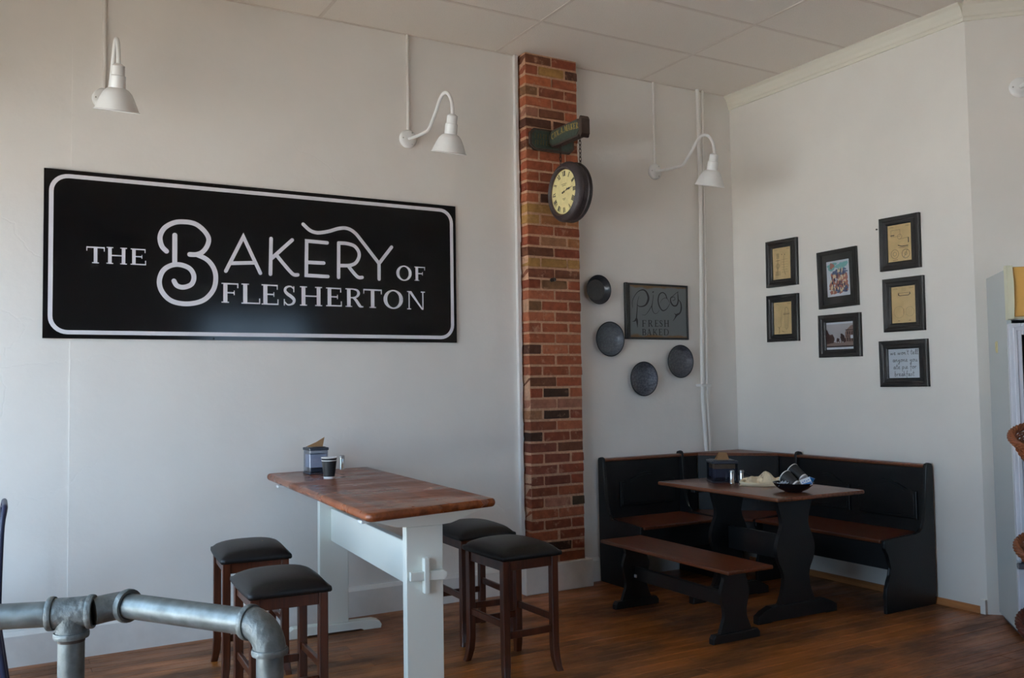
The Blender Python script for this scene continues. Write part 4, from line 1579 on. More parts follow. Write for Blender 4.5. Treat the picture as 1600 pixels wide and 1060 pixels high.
def ph_road(n, U, W_):
    polyU(n, U, [(0, 0.12), (1, 0.12), (1, 0.24), (0.55, 0.30), (0.35, 0.28), (0, 0.22)], 0.00035)


def ph_dark(n, U, W_):
    rectU(n, U, 0, 0.08, 1, 0.13, 0.0006)
    for x in (0.76, 0.84, 0.92):
        rectU(n, U, x, 0.52, x + 0.035, 0.64, 0.0006)
        rectU(n, U, x, 0.28, x + 0.035, 0.42, 0.0006)
    rectU(n, U, 0.70, 0.68, 1.0, 0.71, 0.0006)
    rectU(n, U, 0.70, 0.46, 1.0, 0.48, 0.0006)


def ph_white(n, U, W_):
    rectU(n, U, 0.88, 0.38, 1.0, 0.5, 0.0007)
    for x in (0.34, 0.42, 0.50, 0.60):
        rectU(n, U, x, 0.24, x + 0.02, 0.28, 0.0007)


photo = [('photo_sky', plain('sepia_sky', srgb(186, 180, 184), 0.7), uv(ph_sky)), ('photo_road', plain('sepia_road', srgb(148, 124, 116), 0.7, var=0.15, scale=60), uv(ph_road)), ('photo_house', plain('sepia_house', srgb(138, 108, 98), 0.7, var=0.2, scale=80), uv(ph_house)),
         ('photo_trees', plain('sepia_trees', srgb(76, 44, 38), 0.7, var=0.3, scale=90), uv(ph_trees)), ('photo_shadows', plain('sepia_dark', srgb(58, 36, 32), 0.7), uv(ph_dark)), ('photo_highlights', paper_white, uv(ph_white))]
frame('old sepia street photograph in black frame below the townscape', (-0.845, -1.203, 1.844, 1.546), (-0.905, -1.138, 1.789, 1.600), 0.2, (paper_white, photo))

# hand-lettered quote, pen strokes on a small unit grid (x advance, strokes)
G = {
    'w': (0.75, [[(0.05, 0.45), (0.12, 0.02), (0.32, 0.4), (0.42, 0.02), (0.65, 0.48)]]),
    'e': (0.5, [[(0.02, 0.15), (0.22, 0.25), (0.3, 0.45), (0.15, 0.5), (0.08, 0.2), (0.2, 0.0), (0.45, 0.12)]]),
    'o': (0.52, [[(0.3, 0.47), (0.1, 0.4), (0.08, 0.1), (0.28, 0.02), (0.38, 0.25), (0.3, 0.47), (0.5, 0.42)]]),
    'n': (0.55, [[(0.05, 0.45), (0.08, 0.0)], [(0.08, 0.2), (0.28, 0.48), (0.36, 0.05), (0.5, 0.05)]]),
    't': (0.42, [[(0.22, 1.0), (0.16, 0.1), (0.36, 0.02)], [(0.0, 0.62), (0.42, 0.66)]]),
    'l': (0.34, [[(0.05, 0.1), (0.26, 0.8), (0.18, 1.05), (0.1, 0.6), (0.14, 0.02), (0.34, 0.08)]]),
    'a': (0.55, [[(0.36, 0.45), (0.12, 0.42), (0.06, 0.1), (0.24, 0.02), (0.38, 0.45), (0.40, 0.02), (0.54, 0.06)]]),
    'y': (0.52, [[(0.05, 0.45), (0.12, 0.1), (0.34, 0.45)], [(0.36, 0.48), (0.3, -0.35), (0.12, -0.55), (0.1, -0.3), (0.5, 0.05)]]),
    'u': (0.55, [[(0.05, 0.45), (0.1, 0.04), (0.34, 0.1), (0.36, 0.45), (0.4, 0.02), (0.54, 0.06)]]),
    'p': (0.52, [[(0.1, 0.5), (0.06, -0.55)], [(0.08, 0.3), (0.28, 0.5), (0.38, 0.25), (0.26, 0.02), (0.1, 0.1)]]),
    'i': (0.3, [[(0.1, 0.45), (0.12, 0.02), (0.3, 0.06)], [(0.14, 0.66), (0.15, 0.70)]]),
    'f': (0.42, [[(0.38, 0.95), (0.24, 1.05), (0.18, 0.5), (0.16, -0.5)], [(0.02, 0.45), (0.4, 0.48)]]),
    'r': (0.42, [[(0.05, 0.45), (0.08, 0.0)], [(0.08, 0.25), (0.24, 0.48), (0.4, 0.42)]]),
    'b': (0.5, [[(0.12, 1.05), (0.08, 0.02), (0.3, 0.05), (0.36, 0.3), (0.22, 0.46), (0.1, 0.3)]]),
    'k': (0.5, [[(0.1, 1.05), (0.08, 0.0)], [(0.36, 0.48), (0.12, 0.25), (0.42, 0.0)]]),
    's': (0.42, [[(0.34, 0.45), (0.12, 0.4), (0.3, 0.2), (0.24, 0.02), (0.04, 0.06)]]),
    "'": (0.16, [[(0.1, 1.0), (0.06, 0.82)]]),
    ' ': (0.34, [])}


def quote(n, a0, a1, b0, b1):
    W_, H_ = a1 - a0, b1 - b0
    for li, (txt, x0, wfr) in enumerate((("we won't tell", 0.06, 0.90), ('anyone you', 0.13, 0.80), ('ate pie for', 0.15, 0.74), ('breakfast', 0.18, 0.64))):
        tot = sum(G[c_][0] for c_ in txt)
        sx = W_ * wfr / tot
        sy = H_ * 0.165
        xx = a0 + W_ * x0
        yb = b1 - H_ * (0.20 + 0.245 * li)
        for c_ in txt:
            adv, st_ = G[c_]
            for s_ in st_:
                ribbon(n, [(xx + px * sx, yb + py * sy) for px, py in s_], 0.0026, 0, 0.0004, 4, False, len(s_) > 2)
            xx += adv * sx


frame('handwritten pie quote on white paper in black frame, bottom of right column', (-1.346, -1.700, 1.639, 1.339), (-1.407, -1.636, 1.583, 1.396), -0.2, (paper_white, [('lettering', plain('quote_ink', srgb(70, 70, 78), 0.7), quote)]))

# ------------------------------------------------------------------ corner booth
BT = thing('corner_booth', 'black L shaped corner breakfast booth with brown seats and rails', 'booth', (-0.35, -0.35, 0))


def booth_profile(D):
    k = D / 0.49
    return [(0.030, 0.0), (0.030, 0.16), (0.020, 0.185), (0.016, 0.845), (0.024, 0.862), (0.050, 0.868), (0.068, 0.862), (0.076, 0.845), (0.098, 0.60), (0.112, 0.52), (0.128, 0.470), (0.155, 0.447), (0.19 * k, 0.438), (0.40 * k, 0.436),
            (0.485 * k, 0.430), (0.492 * k, 0.415), (0.490 * k, 0.385), (0.462 * k, 0.345), (0.440 * k, 0.30), (0.430 * k, 0.26), (0.440 * k, 0.22), (0.465 * k, 0.185), (0.482 * k, 0.15), (0.488 * k, 0.10), (0.488 * k, 0.0)]


def arch(x0, x1, z0, zs, za, n=12):
    """raised panel outline: straight sides, shouldered arch on top"""
    pts = [(x0, z0), (x1, z0), (x1, zs)]
    wd_ = x1 - x0
    for i in range(n + 1):
        t_ = i / n
        x = x1 - wd_ * (0.10 + 0.80 * t_)
        pts.append((x, zs + (za - zs) * math.sin(PI * t_) ** 1.4))
    pts.append((x0, zs))
    return pts


q = NB()
prism(q, [(-a, z) for a, z in booth_profile(0.49)], 'Y', -1.705, -1.680, 0.006)
part('end_panel', q, black_paint, BT)
q = NB()
prism(q, [(-a, z) for a, z in booth_profile(0.49)], 'X', -1.360, -1.335, 0.006)
part('end_panel', q, black_paint, BT)
q = NB()
prism(q, [(-a, z + (0.012 if 0.8 < z else 0)) for a, z in booth_profile(0.49)], 'X', -0.645, -0.620, 0.006)
part('divider', q, black_paint, BT)
q = NB()
prism(q, [(-a, z + (0.012 if 0.8 < z else 0)) for a, z in booth_profile(0.49)], 'Y', -0.665, -0.640, 0.006)
part('divider', q, black_paint, BT)


def raised(bm, poly, axis, a_back, a_front, bev=0.007):
    prism(bm, poly, axis, a_back, a_front, 0)


def panel_x(x0, x1, panels):      # back along the back wall
    n = NB()
    box(n, x0, x1, -0.050, -0.034, 0.28, 0.835)
    b_ = part('back_panel', n, black_paint, BT)
    for a, c in panels:
        n = NB()
        prism(n, arch(a, c, 0.508, 0.685, 0.745), 'Y', -0.062, -0.049, 0.008, 2)
        # groove line round the panel
        prism(n, arch(a + 0.018, c - 0.018, 0.526, 0.670, 0.729), 'Y', -0.066, -0.059, 0.004, 2)
        part('raised_panel', n, black_paint, BT, mesh_parent=b_)
    n = NB()
    prism(n, [(-0.020, 0.835), (-0.070, 0.835), (-0.078, 0.842), (-0.076, 0.853), (-0.066, 0.857), (-0.020, 0.857)], 'X', x0, x1)
    part('cap_rail', n, rail_wood, BT)


def panel_y(y0, y1, panels):      # back along the right wall
    n = NB()
    box(n, -0.050, -0.034, y0, y1, 0.28, 0.835)
    b_ = part('back_panel', n, black_paint, BT)
    for a, c in panels:
        n = NB()
        prism(n, arch(a, c, 0.508, 0.685, 0.745), 'X', -0.062, -0.049, 0.008, 2)
        prism(n, arch(a + 0.018, c - 0.018, 0.526, 0.670, 0.729), 'X', -0.066, -0.059, 0.004, 2)
        part('raised_panel', n, black_paint, BT, mesh_parent=b_)
    n = NB()
    prism(n, [(-0.020, 0.835), (-0.070, 0.835), (-0.078, 0.842), (-0.076, 0.853), (-0.066, 0.857), (-0.020, 0.857)], 'Y', y0, y1)
    part('cap_rail', n, rail_wood, BT)


panel_x(-1.335, -0.645, [(-1.200, -0.700)])
panel_y(-1.680, -0.665, [(-1.618, -1.175), (-1.105, -0.72)])
# corner unit: two short straight backs, the diagonal back and the corner shelf
n = NB()
box(n, -0.620, -0.470, -0.050, -0.034, 0.28, 0.835)
part('corner_side_panel', n, black_paint, BT)
n = NB()
box(n, -0.050, -0.034, -0.640, -0.470, 0.28, 0.835)
part('corner_side_panel', n, black_paint, BT)
dl = 0.594 - 0.012
n = NB()
box(n, -dl / 2, dl / 2, -0.008, 0.008, 0.28, 0.835)
Md = Matrix.Translation((-0.262, -0.262, 0)) @ Matrix.Rotation(R(-45), 4, 'Z')
n.transform(Md)
b_ = part('back_panel', n, black_paint, BT)
n = NB()
prism(n, arch(-0.20, 0.20, 0.508, 0.665, 0.725), 'Y', -0.018, -0.007, 0.0045, 2)
prism(n, arch(-0.182, 0.182, 0.526, 0.652, 0.710), 'Y', -0.024, -0.017, 0.004, 2)
n.transform(Md)
part('raised_panel', n, black_paint, BT, mesh_parent=b_)
n = NB()
prism(n, [(-0.619, -0.020), (-0.619, -0.076), (-0.482, -0.076), (-0.076, -0.482), (-0.076, -0.639), (-0.020, -0.639), (-0.020, -0.020)], 'Z', 0.836, 0.857, 0.004, 2)
part('corner_shelf', n, rail_wood, BT)
# seats
n = NB()
box(n, -1.335, -0.645, -0.500, -0.052, 0.412, 0.433, 0.006, 2)
part('seat', n, seat_wood, BT)
n = NB()
box(n, -0.500, -0.052, -1.680, -0.665, 0.412, 0.433, 0.006, 2)
part('seat', n, seat_wood, BT)
n = NB()
prism(n, [(-0.619, -0.052), (-0.619, -0.495), (-0.495, -0.639), (-0.052, -0.639), (-0.052, -0.47), (-0.47, -0.052)], 'Z', 0.412, 0.433, 0.005, 2)
part('seat', n, seat_wood, BT)
# seat boxes below
n = NB()
box(n, -1.335, -0.645, -0.430, -0.412, 0.25, 0.412, 0.002)
part('apron', n, black_paint, BT)
n = NB()
box(n, -0.430, -0.412, -1.680, -0.665, 0.25, 0.412, 0.002)
part('apron', n, black_paint, BT)
n = NB()
prism(n, [(-0.619, -0.412), (-0.619, -0.430), (-0.430, -0.639), (-0.412, -0.639)], 'Z', 0.25, 0.412)
part('apron', n, black_paint, BT)

# ------------------------------------------------------------------ booth table
def waist(cx, stations):
    """outline of a shaped trestle from (half width, height)"""
    sm = smooth_pts(stations, 5)
    return [(cx + a, z) for a, z in sm] + [(cx - a, z) for a, z in reversed(sm)]


TT = thing('booth_table', 'brown topped table with shaped black trestle legs before corner booth', 'table', (-0.99, -1.17, 0), R(-1.5))
n = NB()
nosed_slab(n, [(-0.345, -0.540), (0.345, -0.540), (0.345, 0.535), (-0.345, 0.535)], 0.722, 0.745, 0.012, 0.008)
lpart('tabletop', n, tt_wood, TT, True)
for y in (-0.285, 0.285):
    n = NB()
    prism(n, waist(0.025, [(0.150, 0.085), (0.125, 0.13), (0.103, 0.20), (0.106, 0.27), (0.142, 0.345), (0.152, 0.41), (0.135, 0.47), (0.108, 0.53), (0.108, 0.58), (0.126, 0.64), (0.142, 0.70)]), 'Y', y - 0.014, y + 0.014, 0.006)
    lpart('leg', n, black_paint, TT)
    n = NB()
    prism(n, [(-0.29, 0.0), (-0.20, 0.0), (-0.18, 0.012), (0.23, 0.012), (0.25, 0.0), (0.34, 0.0), (0.34, 0.045), (0.30, 0.065), (0.24, 0.09), (-0.19, 0.09), (-0.25, 0.065), (-0.29, 0.045)], 'Y', y - 0.024, y + 0.024, 0.006)
    lpart('foot', n, black_paint, TT)
    n = NB()
    box(n, -0.26, 0.30, y - 0.02, y + 0.02, 0.69, 0.722, 0.004)
    lpart('cleat', n, black_paint, TT)
n = NB()
box(n, 0.012, 0.038, -0.271, 0.271, 0.32, 0.465, 0.003)
lpart('stretcher', n, black_paint, TT)

# ------------------------------------------------------------------ bench
BN = thing('bench', 'low brown topped bench with black trestle legs in front of booth table', 'bench', (-1.600, -1.165, 0), R(-1.0))
n = NB()
box(n, -0.160, 0.160, -0.585, 0.580, 0.383, 0.405, 0.008, 2)
lpart('seat', n, wood('bench_seat_wood', srgb(72, 36, 20), srgb(108, 56, 30), 'Y', 0.32), BN)
for y in (-0.448, 0.435):
    n = NB()
    prism(n, waist(0, [(0.112, 0.045), (0.098, 0.08), (0.080, 0.125), (0.080, 0.17), (0.096, 0.225), (0.100, 0.26), (0.088, 0.30), (0.076, 0.335), (0.086, 0.365), (0.100, 0.38)]), 'Y', y - 0.012, y + 0.012, 0.005)
    lg = lpart('leg', n, black_paint, BN)
    n = NB()
    prism(n, [(-0.165, 0.0), (0.165, 0.0), (0.165, 0.028), (0.15, 0.048), (-0.15, 0.048), (-0.165, 0.028)], 'Y', y - 0.02, y + 0.02, 0.005)
    lpart('foot', n, black_paint, BN)
n = NB()
box(n, -0.013, 0.013, -0.436, 0.423, 0.165, 0.245, 0.003)
lpart('stretcher', n, black_paint, BN)
n = NB()
box(n, -0.02, -0.011, 0.402, 0.423, 0.18, 0.20, 0.002)
lpart('paper_scrap', n, paper_white, BN)

# ------------------------------------------------------------------ white trestle bar table
BA = thing('bar_table', 'tall table with worn brown top and white trestle base by wall', 'table', (-3.444, -1.015, 0), R(-3.9))
qd = [(-3.716, -0.060), (-3.826, -1.974), (-3.184, -1.845), (-3.085, -0.022)]
n = NB()
nosed_slab(n, qd, 0.864, 0.900, 0.035, 0.014)
part('tabletop', n, bar_wood, BA, True)
for y in (-0.735, 0.735):
    s_ = -1 if y < 0 else 1
    n = NB()
    box(n, -0.083, 0.083, y - 0.022, y + 0.024, 0.055, 0.80, 0.003)
    lpart('post', n, cream_paint, BA)
    n = NB()
    prism(n, [(-0.27, 0.862), (-0.265, 0.845), (-0.12, 0.802), (-0.083, 0.80), (0.083, 0.80), (0.12, 0.802), (0.265, 0.845), (0.27, 0.862)], 'Y', y - 0.022, y + 0.024, 0.003)
    lpart('cleat', n, cream_paint, BA)
    n = NB()
    prism(n, [(-0.27, 0.0), (-0.17, 0.0), (-0.15, 0.014), (0.15, 0.014), (0.17, 0.0), (0.27, 0.0), (0.275, 0.02), (0.262, 0.042), (0.23, 0.052), (-0.23, 0.058), (-0.262, 0.042), (-0.275, 0.02)], 'Y', y - 0.034, y + 0.036, 0.004)
    lpart('foot', n, cream_paint, BA)
    n = NB()
    box(n, -0.012, 0.012, y + s_ * 0.022 - 0.03, y + s_ * 0.022 + 0.03, 0.52, 0.668, 0.005, 2)
    lpart('tenon', n, cream_paint, BA)
    n = NB()
    yy_ = y + s_ * 0.036
    prism(n, [(-0.072, 0.578), (0.078, 0.570), (0.092, 0.585), (0.092, 0.602), (0.078, 0.612), (-0.072, 0.614)], 'Y', yy_ - 0.010, yy_ + 0.010, 0.003)
    lpart('wedge', n, cream_paint, BA)
n = NB()
box(n, -0.018, 0.018, -0.713, 0.711, 0.520, 0.705, 0.003)
lpart('stretcher', n, cream_paint, BA)
for wx_, wy_ in ((-3.735, -0.38), (-3.812, -1.86)):
    n = NB()
    box(n, wx_ - 0.006, wx_ + 0.03, wy_ - 0.02, wy_ + 0.02, 0.850, 0.862, 0.002)
    part('clip', n, white_metal, BA)

# ------------------------------------------------------------------ bar stools
def cushion():
    n = NB()
    NX, NY = 14, 16
    hx, hy = 0.170, 0.212
    top = {}
    for i in range(NX + 1):
        for j in range(NY + 1):
            u, v = -1 + 2 * i / NX, -1 + 2 * j / NY
            # rounded rectangle plan
            x = hx * u * (1 - 0.030 * v * v)
            y = hy * v * (1 - 0.022 * u * u)
            e = (1 - abs(u) ** 3.0) * (1 - abs(v) ** 3.0)
            z = 0.579 + 0.044 * max(e, 0) ** 0.5 + 0.004 * (1 - u * u)
            top[i, j] = n.verts.new((x, y, z))
    for i in range(NX):
        for j in range(NY):
            n.faces.new((top[i, j], top[i + 1, j], top[i + 1, j + 1], top[i, j + 1]))
    # side and underside
    rimv = [top[i, 0] for i in range(NX + 1)] + [top[NX, j] for j in range(1, NY + 1)] + [top[i, NY] for i in range(NX - 1, -1, -1)] + [top[0, j] for j in range(NY - 1, 0, -1)]
    prev = rimv
    for k, (sc, z) in enumerate(((1.012, 0.572), (1.012, 0.562), (0.985, 0.556))):
        cur = [n.verts.new((v.co.x * sc, v.co.y * sc, z)) for v in rimv]
        for a in range(len(rimv)):
            b_ = (a + 1) % len(rimv)
            n.faces.new((prev[a], prev[b_], cur[b_], cur[a]))
        prev = cur
    n.faces.new(prev)
    return n


def make_stool():
    T = thing('bar_stool', 'x', 'stool', (0, 0, 0))
    lpart('cushion', cushion(), leather, T, 'all')
    lx, ly = 0.138, 0.172
    for sx in (-1, 1):
        for sy in (-1, 1):
            n = NB()
            st = [(0.556, 0), (0.12, 0), (0.06, 0.006), (0.02, 0.016), (0.0, 0.024)]
            prevr = None
            for k, (z, o_) in enumerate(st):
                h_ = 0.0185 if k < 3 else 0.0165
                cx_, cy_ = sx * (lx + o_ * 0.5), sy * (ly + o_)
                ring = [n.verts.new((cx_ + a * h_, cy_ + b_ * h_, z)) for a, b_ in ((-1, -1), (1, -1), (1, 1), (-1, 1))]
                if prevr:
                    for e in range(4):
                        n.faces.new((prevr[e], prevr[(e + 1) % 4], ring[(e + 1) % 4], ring[e]))
                else:
                    n.faces.new(ring)
                prevr = ring
            n.faces.new(prevr)
            bmesh.ops.bevel(n, geom=[e for e in n.edges if abs(e.verts[0].co.z - e.verts[1].co.z) > 0.015], offset=0.003, segments=1, affect='EDGES')
            lpart('leg', n, stool_wood, T)
    for sy in (-1, 1):
        n = NB()
        box(n, -lx + 0.018, lx - 0.018, sy * ly - 0.010, sy * ly + 0.010, 0.505, 0.556, 0.002)
        lpart('apron', n, stool_wood, T)
        n = NB()
        box(n, -lx + 0.018, lx - 0.018, sy * ly - 0.009, sy * ly + 0.009, 0.185, 0.218, 0.003)
        lpart('stretcher', n, stool_wood, T)
    for sx in (-1, 1):
        n = NB()
        box(n, sx * lx - 0.010, sx * lx + 0.010, -ly + 0.018, ly - 0.018, 0.505, 0.556, 0.002)
        lpart('apron', n, stool_wood, T)
        n = NB()
        box(n, sx * lx - 0.009, sx * lx + 0.009, -ly + 0.018, ly - 0.018, 0.235, 0.268, 0.003)
        lpart('stretcher', n, stool_wood, T)
    return T


st0 = make_stool()
for k, (x, y, a, lb) in enumerate(((-2.835, -1.345, 1.0, 'right front stool with black cushion, in front of brick pillar plinth'),
                                   (-2.735, -0.735, -2.0, 'right rear black cushioned stool half hidden behind white table post'),
                                   (-4.030, -1.470, -3.0, 'left front black cushioned stool behind the steel pipe elbow'),
                                   (-3.955, -0.665, -5.0, 'left rear black cushioned stool nearest white wall, specks on seat'))):
    T = st0 if k == 0 else copy_tree(st0)
    T.location = (x, y, 0)
    T.rotation_euler = (0, 0, R(a))
    T['label'] = lb
    T['group'] = 'bar stools around the bar table'
    if k == 3:
        n = NB()
        for u_, v_, r_ in ((0.05, -0.06, 0.003), (0.11, 0.02, 0.0015)):
            lathe(n, [(r_, 0), (r_, 0.001), (0, 0.0018)], 8, Matrix.Translation((u_, v_, 0.6305)))
        lpart('crumb', n, plain('crumb_tan', srgb(190, 150, 90), 0.8), T)

# ------------------------------------------------------------------ things on the tables
def dispenser(label, loc, rz, w_, d_, h_, body, lid_m):
    T = thing('napkin_dispenser', label, 'napkin dispenser', loc, rz, 'napkin dispensers')
    n = NB()
    A = rr4(w_, d_, 0.012)
    shell = [(A, 0.008), (A, h_ - 0.022)]
    Ai = rr4(w_ - 0.006, d_ - 0.006, 0.010)
    loops = []
    for pts, z in ((A, 0.004), (A, h_ - 0.020), (Ai, h_ - 0.020), (Ai, 0.006)):
        loops.append([n.verts.new((x, y, z)) for x, y in pts])
    for a, b_ in zip(loops, loops[1:]):
        for k in range(len(a)):
            n.faces.new((a[k], a[(k + 1) % len(a)], b_[(k + 1) % len(a)], b_[k]))
    lpart('body', n, body, T)
    n = NB()
    prism(n, rr4(w_ + 0.006, d_ + 0.006, 0.012), 'Z', 0.0, 0.008, 0.002)
    lpart('base', n, dark_plastic, T)
    n = NB()
    prism(n, rr4(w_ + 0.008, d_ + 0.008, 0.014), 'Z', h_ - 0.020, h_ - 0.004, 0.004)
    prism(n, rr4(w_ - 0.02, d_ - 0.02, 0.014), 'Z', h_ - 0.004, h_, 0.002)
    lpart('lid', n, lid_m, T)
    n = NB()
    box(n, -w_ * 0.36, w_ * 0.36, -d_ * 0.34, d_ * 0.34, 0.009, h_ * 0.22, 0.003)
    lpart('spring_plate', n, dark_plastic, T)
    return T


def rr4(w_, d_, r):
    out = []
    for cx, cy, a0 in ((w_ / 2 - r, d_ / 2 - r, 0), (-w_ / 2 + r, d_ / 2 - r, 90), (-w_ / 2 + r, -d_ / 2 + r, 180), (w_ / 2 - r, -d_ / 2 + r, 270)):
        for k in range(4):
            a = R(a0 + 30 * k)
            out.append((cx + r * math.cos(a), cy + r * math.sin(a)))
    return out


def fold(points, faces, label, loc, rz, mat=None):
    n = NB()
    vs = [n.verts.new(p_) for p_ in points]
    for f in faces:
        n.faces.new([vs[i] for i in f])
    bmesh.ops.solidify(n, geom=n.faces[:], thickness=0.0012)
    o = to_obj('paper_napkin', n, mat or kraft)
    o.location = loc
    o.rotation_euler = (0, 0, rz)
    return tag(o, label, 'napkin', 'brown napkins in dispensers')


D1 = dispenser('clear napkin dispenser with dark lid on the far end of bar table', (-3.478, -0.235, 0.9005), R(0), 0.112, 0.12, 0.152, clearm, dark_plastic)
n = NB()
for k in range(4):
    box(n, -0.046, 0.046, -0.048, 0.048, 0.036 + k * 0.0185, 0.0543 + k * 0.0185, 0.0006)
o = to_obj('napkin_stack', n, napkin_white)
o.location = (-3.478, -0.235, 0.9005)
tag(o, 'stack of pale napkins inside the dispenser on bar table', 'napkins')
fold([(-0.055, -0.02, 0.153), (0.03, -0.035, 0.153), (0.052, 0.0, 0.205), (0.045, 0.03, 0.153), (-0.04, 0.03, 0.155), (0.0, -0.01, 0.178)], [(0, 1, 2, 5), (5, 2, 3), (5, 3, 4), (0, 5, 4)], 'brown napkin sticking up from the dispenser on bar table', (-3.478, -0.235, 0.9005), 0)
D2 = dispenser('square smoky napkin dispenser on the corner booth table', (-0.990, -0.880, 0.7455), R(-28), 0.165, 0.165, 0.140, smoke, dark_plastic)
n = NB()
prism(n, rr4(0.140, 0.140, 0.01), 'Z', 0.032, 0.085)
lpart('pusher_block', n, plain('grey_pusher', srgb(104, 106, 120), 0.5), D2)
n = NB()
for k in range(3):
    box(n, -0.068, 0.068, -0.068, 0.068, 0.086 + k * 0.010, 0.0955 + k * 0.010, 0.001)
o = to_obj('napkin_stack', n, kraft)
o.location = (-0.990, -0.880, 0.7455)
o.rotation_euler = (0, 0, R(-28))
tag(o, 'stack of brown napkins inside the dispenser on booth table', 'napkins')
fold([(-0.040, -0.03, 0.141), (0.040, -0.03, 0.141), (0.032, 0.0, 0.185), (-0.020, 0.0, 0.188), (-0.040, 0.03, 0.141), (0.040, 0.03, 0.141)], [(0, 1, 2, 3), (3, 2, 5, 4)], 'brown folded napkin standing on top of the dispenser on booth table', (-0.990, -0.880, 0.7455), R(-28))

# black paper cups
def cup_parts(T):
    n = NB()
    lathe(n, [(0.0, 0.006), (0.027, 0.006), (0.0285, 0.0), (0.030, 0.0), (0.0300, 0.010)], 28)
    lpart('base_band', n, cup_white, T, True)
    n = NB()
    lathe(n, [(0.0302, 0.010), (0.0402, 0.093), (0.0388, 0.093), (0.0285, 0.010), (0, 0.010)], 28)
    lpart('sleeve', n, cup_black, T, True)
    n = NB()
    lathe(n, [(0.0395, 0.093), (0.0412, 0.0935), (0.0425, 0.096), (0.0412, 0.0985), (0.0395, 0.097), (0.0388, 0.092)], 28)
    lpart('rim', n, cup_white, T, True)


T = thing('paper_cup', 'black paper cup with white rim in front of the napkin dispenser', 'cup', (-3.506, -0.555, 0.9005), 0, 'black paper cups')
cup_parts(T)
n = NB()
lathe(n, [(0.0408, 0.0845), (0.0422, 0.085), (0.0430, 0.0875), (0.0420, 0.089), (0.0400, 0.0885)], 28)
lathe(n, [(0.0402, 0.0888), (0.0410, 0.0985)], 28)
T2 = thing('paper_cup', 'second black paper cup stacked inside the cup on bar table', 'cup', (-3.506, -0.555, 0.9065), 0, 'black paper cups')
n2 = NB()
lathe(n2, [(0.0396, 0.0935), (0.0412, 0.102), (0.0400, 0.102), (0.0284, 0.012), (0, 0.012), (0, 0.011), (0.0282, 0.011)], 28)
lpart('sleeve', n2, cup_black, T2, True)
n2 = NB()
lathe(n2, [(0.0400, 0.102), (0.0425, 0.1025), (0.0435, 0.105), (0.0422, 0.1075), (0.040, 0.106)], 28)
lpart('rim', n2, cup_white, T2, True)
n.free()


def shaker(label, x, y, z):
    T = thing('shaker', label, 'shaker', (x, y, z), 0, 'chrome salt and pepper shakers')
    n = NB()
    lathe(n, [(0, 0), (0.0165, 0), (0.0165, 0.004), (0.0150, 0.006), (0.0150, 0.068), (0, 0.068)], 24)
    lpart('body', n, chrome, T, True)
    n = NB()
    lathe(n, [(0.0155, 0.0685), (0.0155, 0.078), (0.013, 0.083), (0, 0.084)], 24)
    lpart('cap', n, plain('brushed_cap', srgb(170, 168, 166), 0.35, 1.0), T, True)


shaker('chrome shaker beside the napkin dispenser on bar table', -3.275, -0.100, 0.9005)
shaker('chrome shaker on booth table nearer the napkin dispenser', -1.025, -1.005, 0.7455)
shaker('chrome shaker on booth table nearer the cream cloth', -0.975, -1.040, 0.7455)

# cream dish cloth heaped on the booth table
cloth_m = plain('cream_terry_cloth', srgb(244, 226, 192), 0.95, bump=0.7, scale=240, var=0.06)


def gauss(x, y, cx, cy, sx, sy, a=0.0):
    c_, s_ = math.cos(a), math.sin(a)
    u_ = ((x - cx) * c_ + (y - cy) * s_) / sx
    v_ = (-(x - cx) * s_ + (y - cy) * c_) / sy
    return math.exp(-(u_ * u_ + v_ * v_))


n = NB()
GX, GY = 60, 44
gv = {}
for i in range(GX + 1):
    for j in range(GY + 1):
        u_, v_ = -1 + 2 * i / GX, -1 + 2 * j / GY
        # fold the square onto a rounded outline
        rr_ = max(abs(u_), abs(v_))
        L_ = math.hypot(u_, v_) or 1
        x = u_ * rr_ / L_ * 0.135
        y = v_ * rr_ / L_ * 0.075
        x += 0.008 * math.sin(7 * math.atan2(v_, u_) + 1)
        h = 0.018 * (1 - rr_ ** 5)
        h += 0.066 * gauss(x, y, 0.035, 0.005, 0.040, 0.050, 0.3) - 0.010 * gauss(x, y, 0.035, 0.0, 0.014, 0.02, 0.3)
        h += 0.022 * gauss(x, y, -0.03, 0.02, 0.06, 0.020, 0.15)
        h += 0.024 * gauss(x, y, -0.07, -0.005, 0.03, 0.05, -0.3)
        h += 0.030 * gauss(x, y, 0.105, 0.0, 0.022, 0.03)
        h -= 0.020 * gauss(x, y, -0.045, -0.022, 0.045, 0.009, 0.1)
        h += 0.004 * math.sin(60 * x + 20 * y) * (1 - rr_)
        gv[i, j] = n.verts.new((x, y, max(h, 0) * (1 if rr_ < 1 else 0)))
for i in range(GX):
    for j in range(GY):
        n.faces.new((gv[i, j], gv[i + 1, j], gv[i + 1, j + 1], gv[i, j + 1]))
tube(n, smooth_pts([(0.06, -0.055, 0.012), (-0.02, -0.066, 0.012), (-0.09, -0.055, 0.013), (-0.128, -0.02, 0.016), (-0.118, 0.02, 0.026), (-0.07, 0.03, 0.036), (-0.01, 0.022, 0.040)], 6), [0.0115] * 37, 10)
o = to_obj('dish_cloth', n, cloth_m, smooth='all')
o.location = (-0.945, -1.185, 0.7457)
o.rotation_euler = (0, 0, R(-33))
tag(o, 'crumpled cream terry cloth heaped on the booth table', 'cloth')

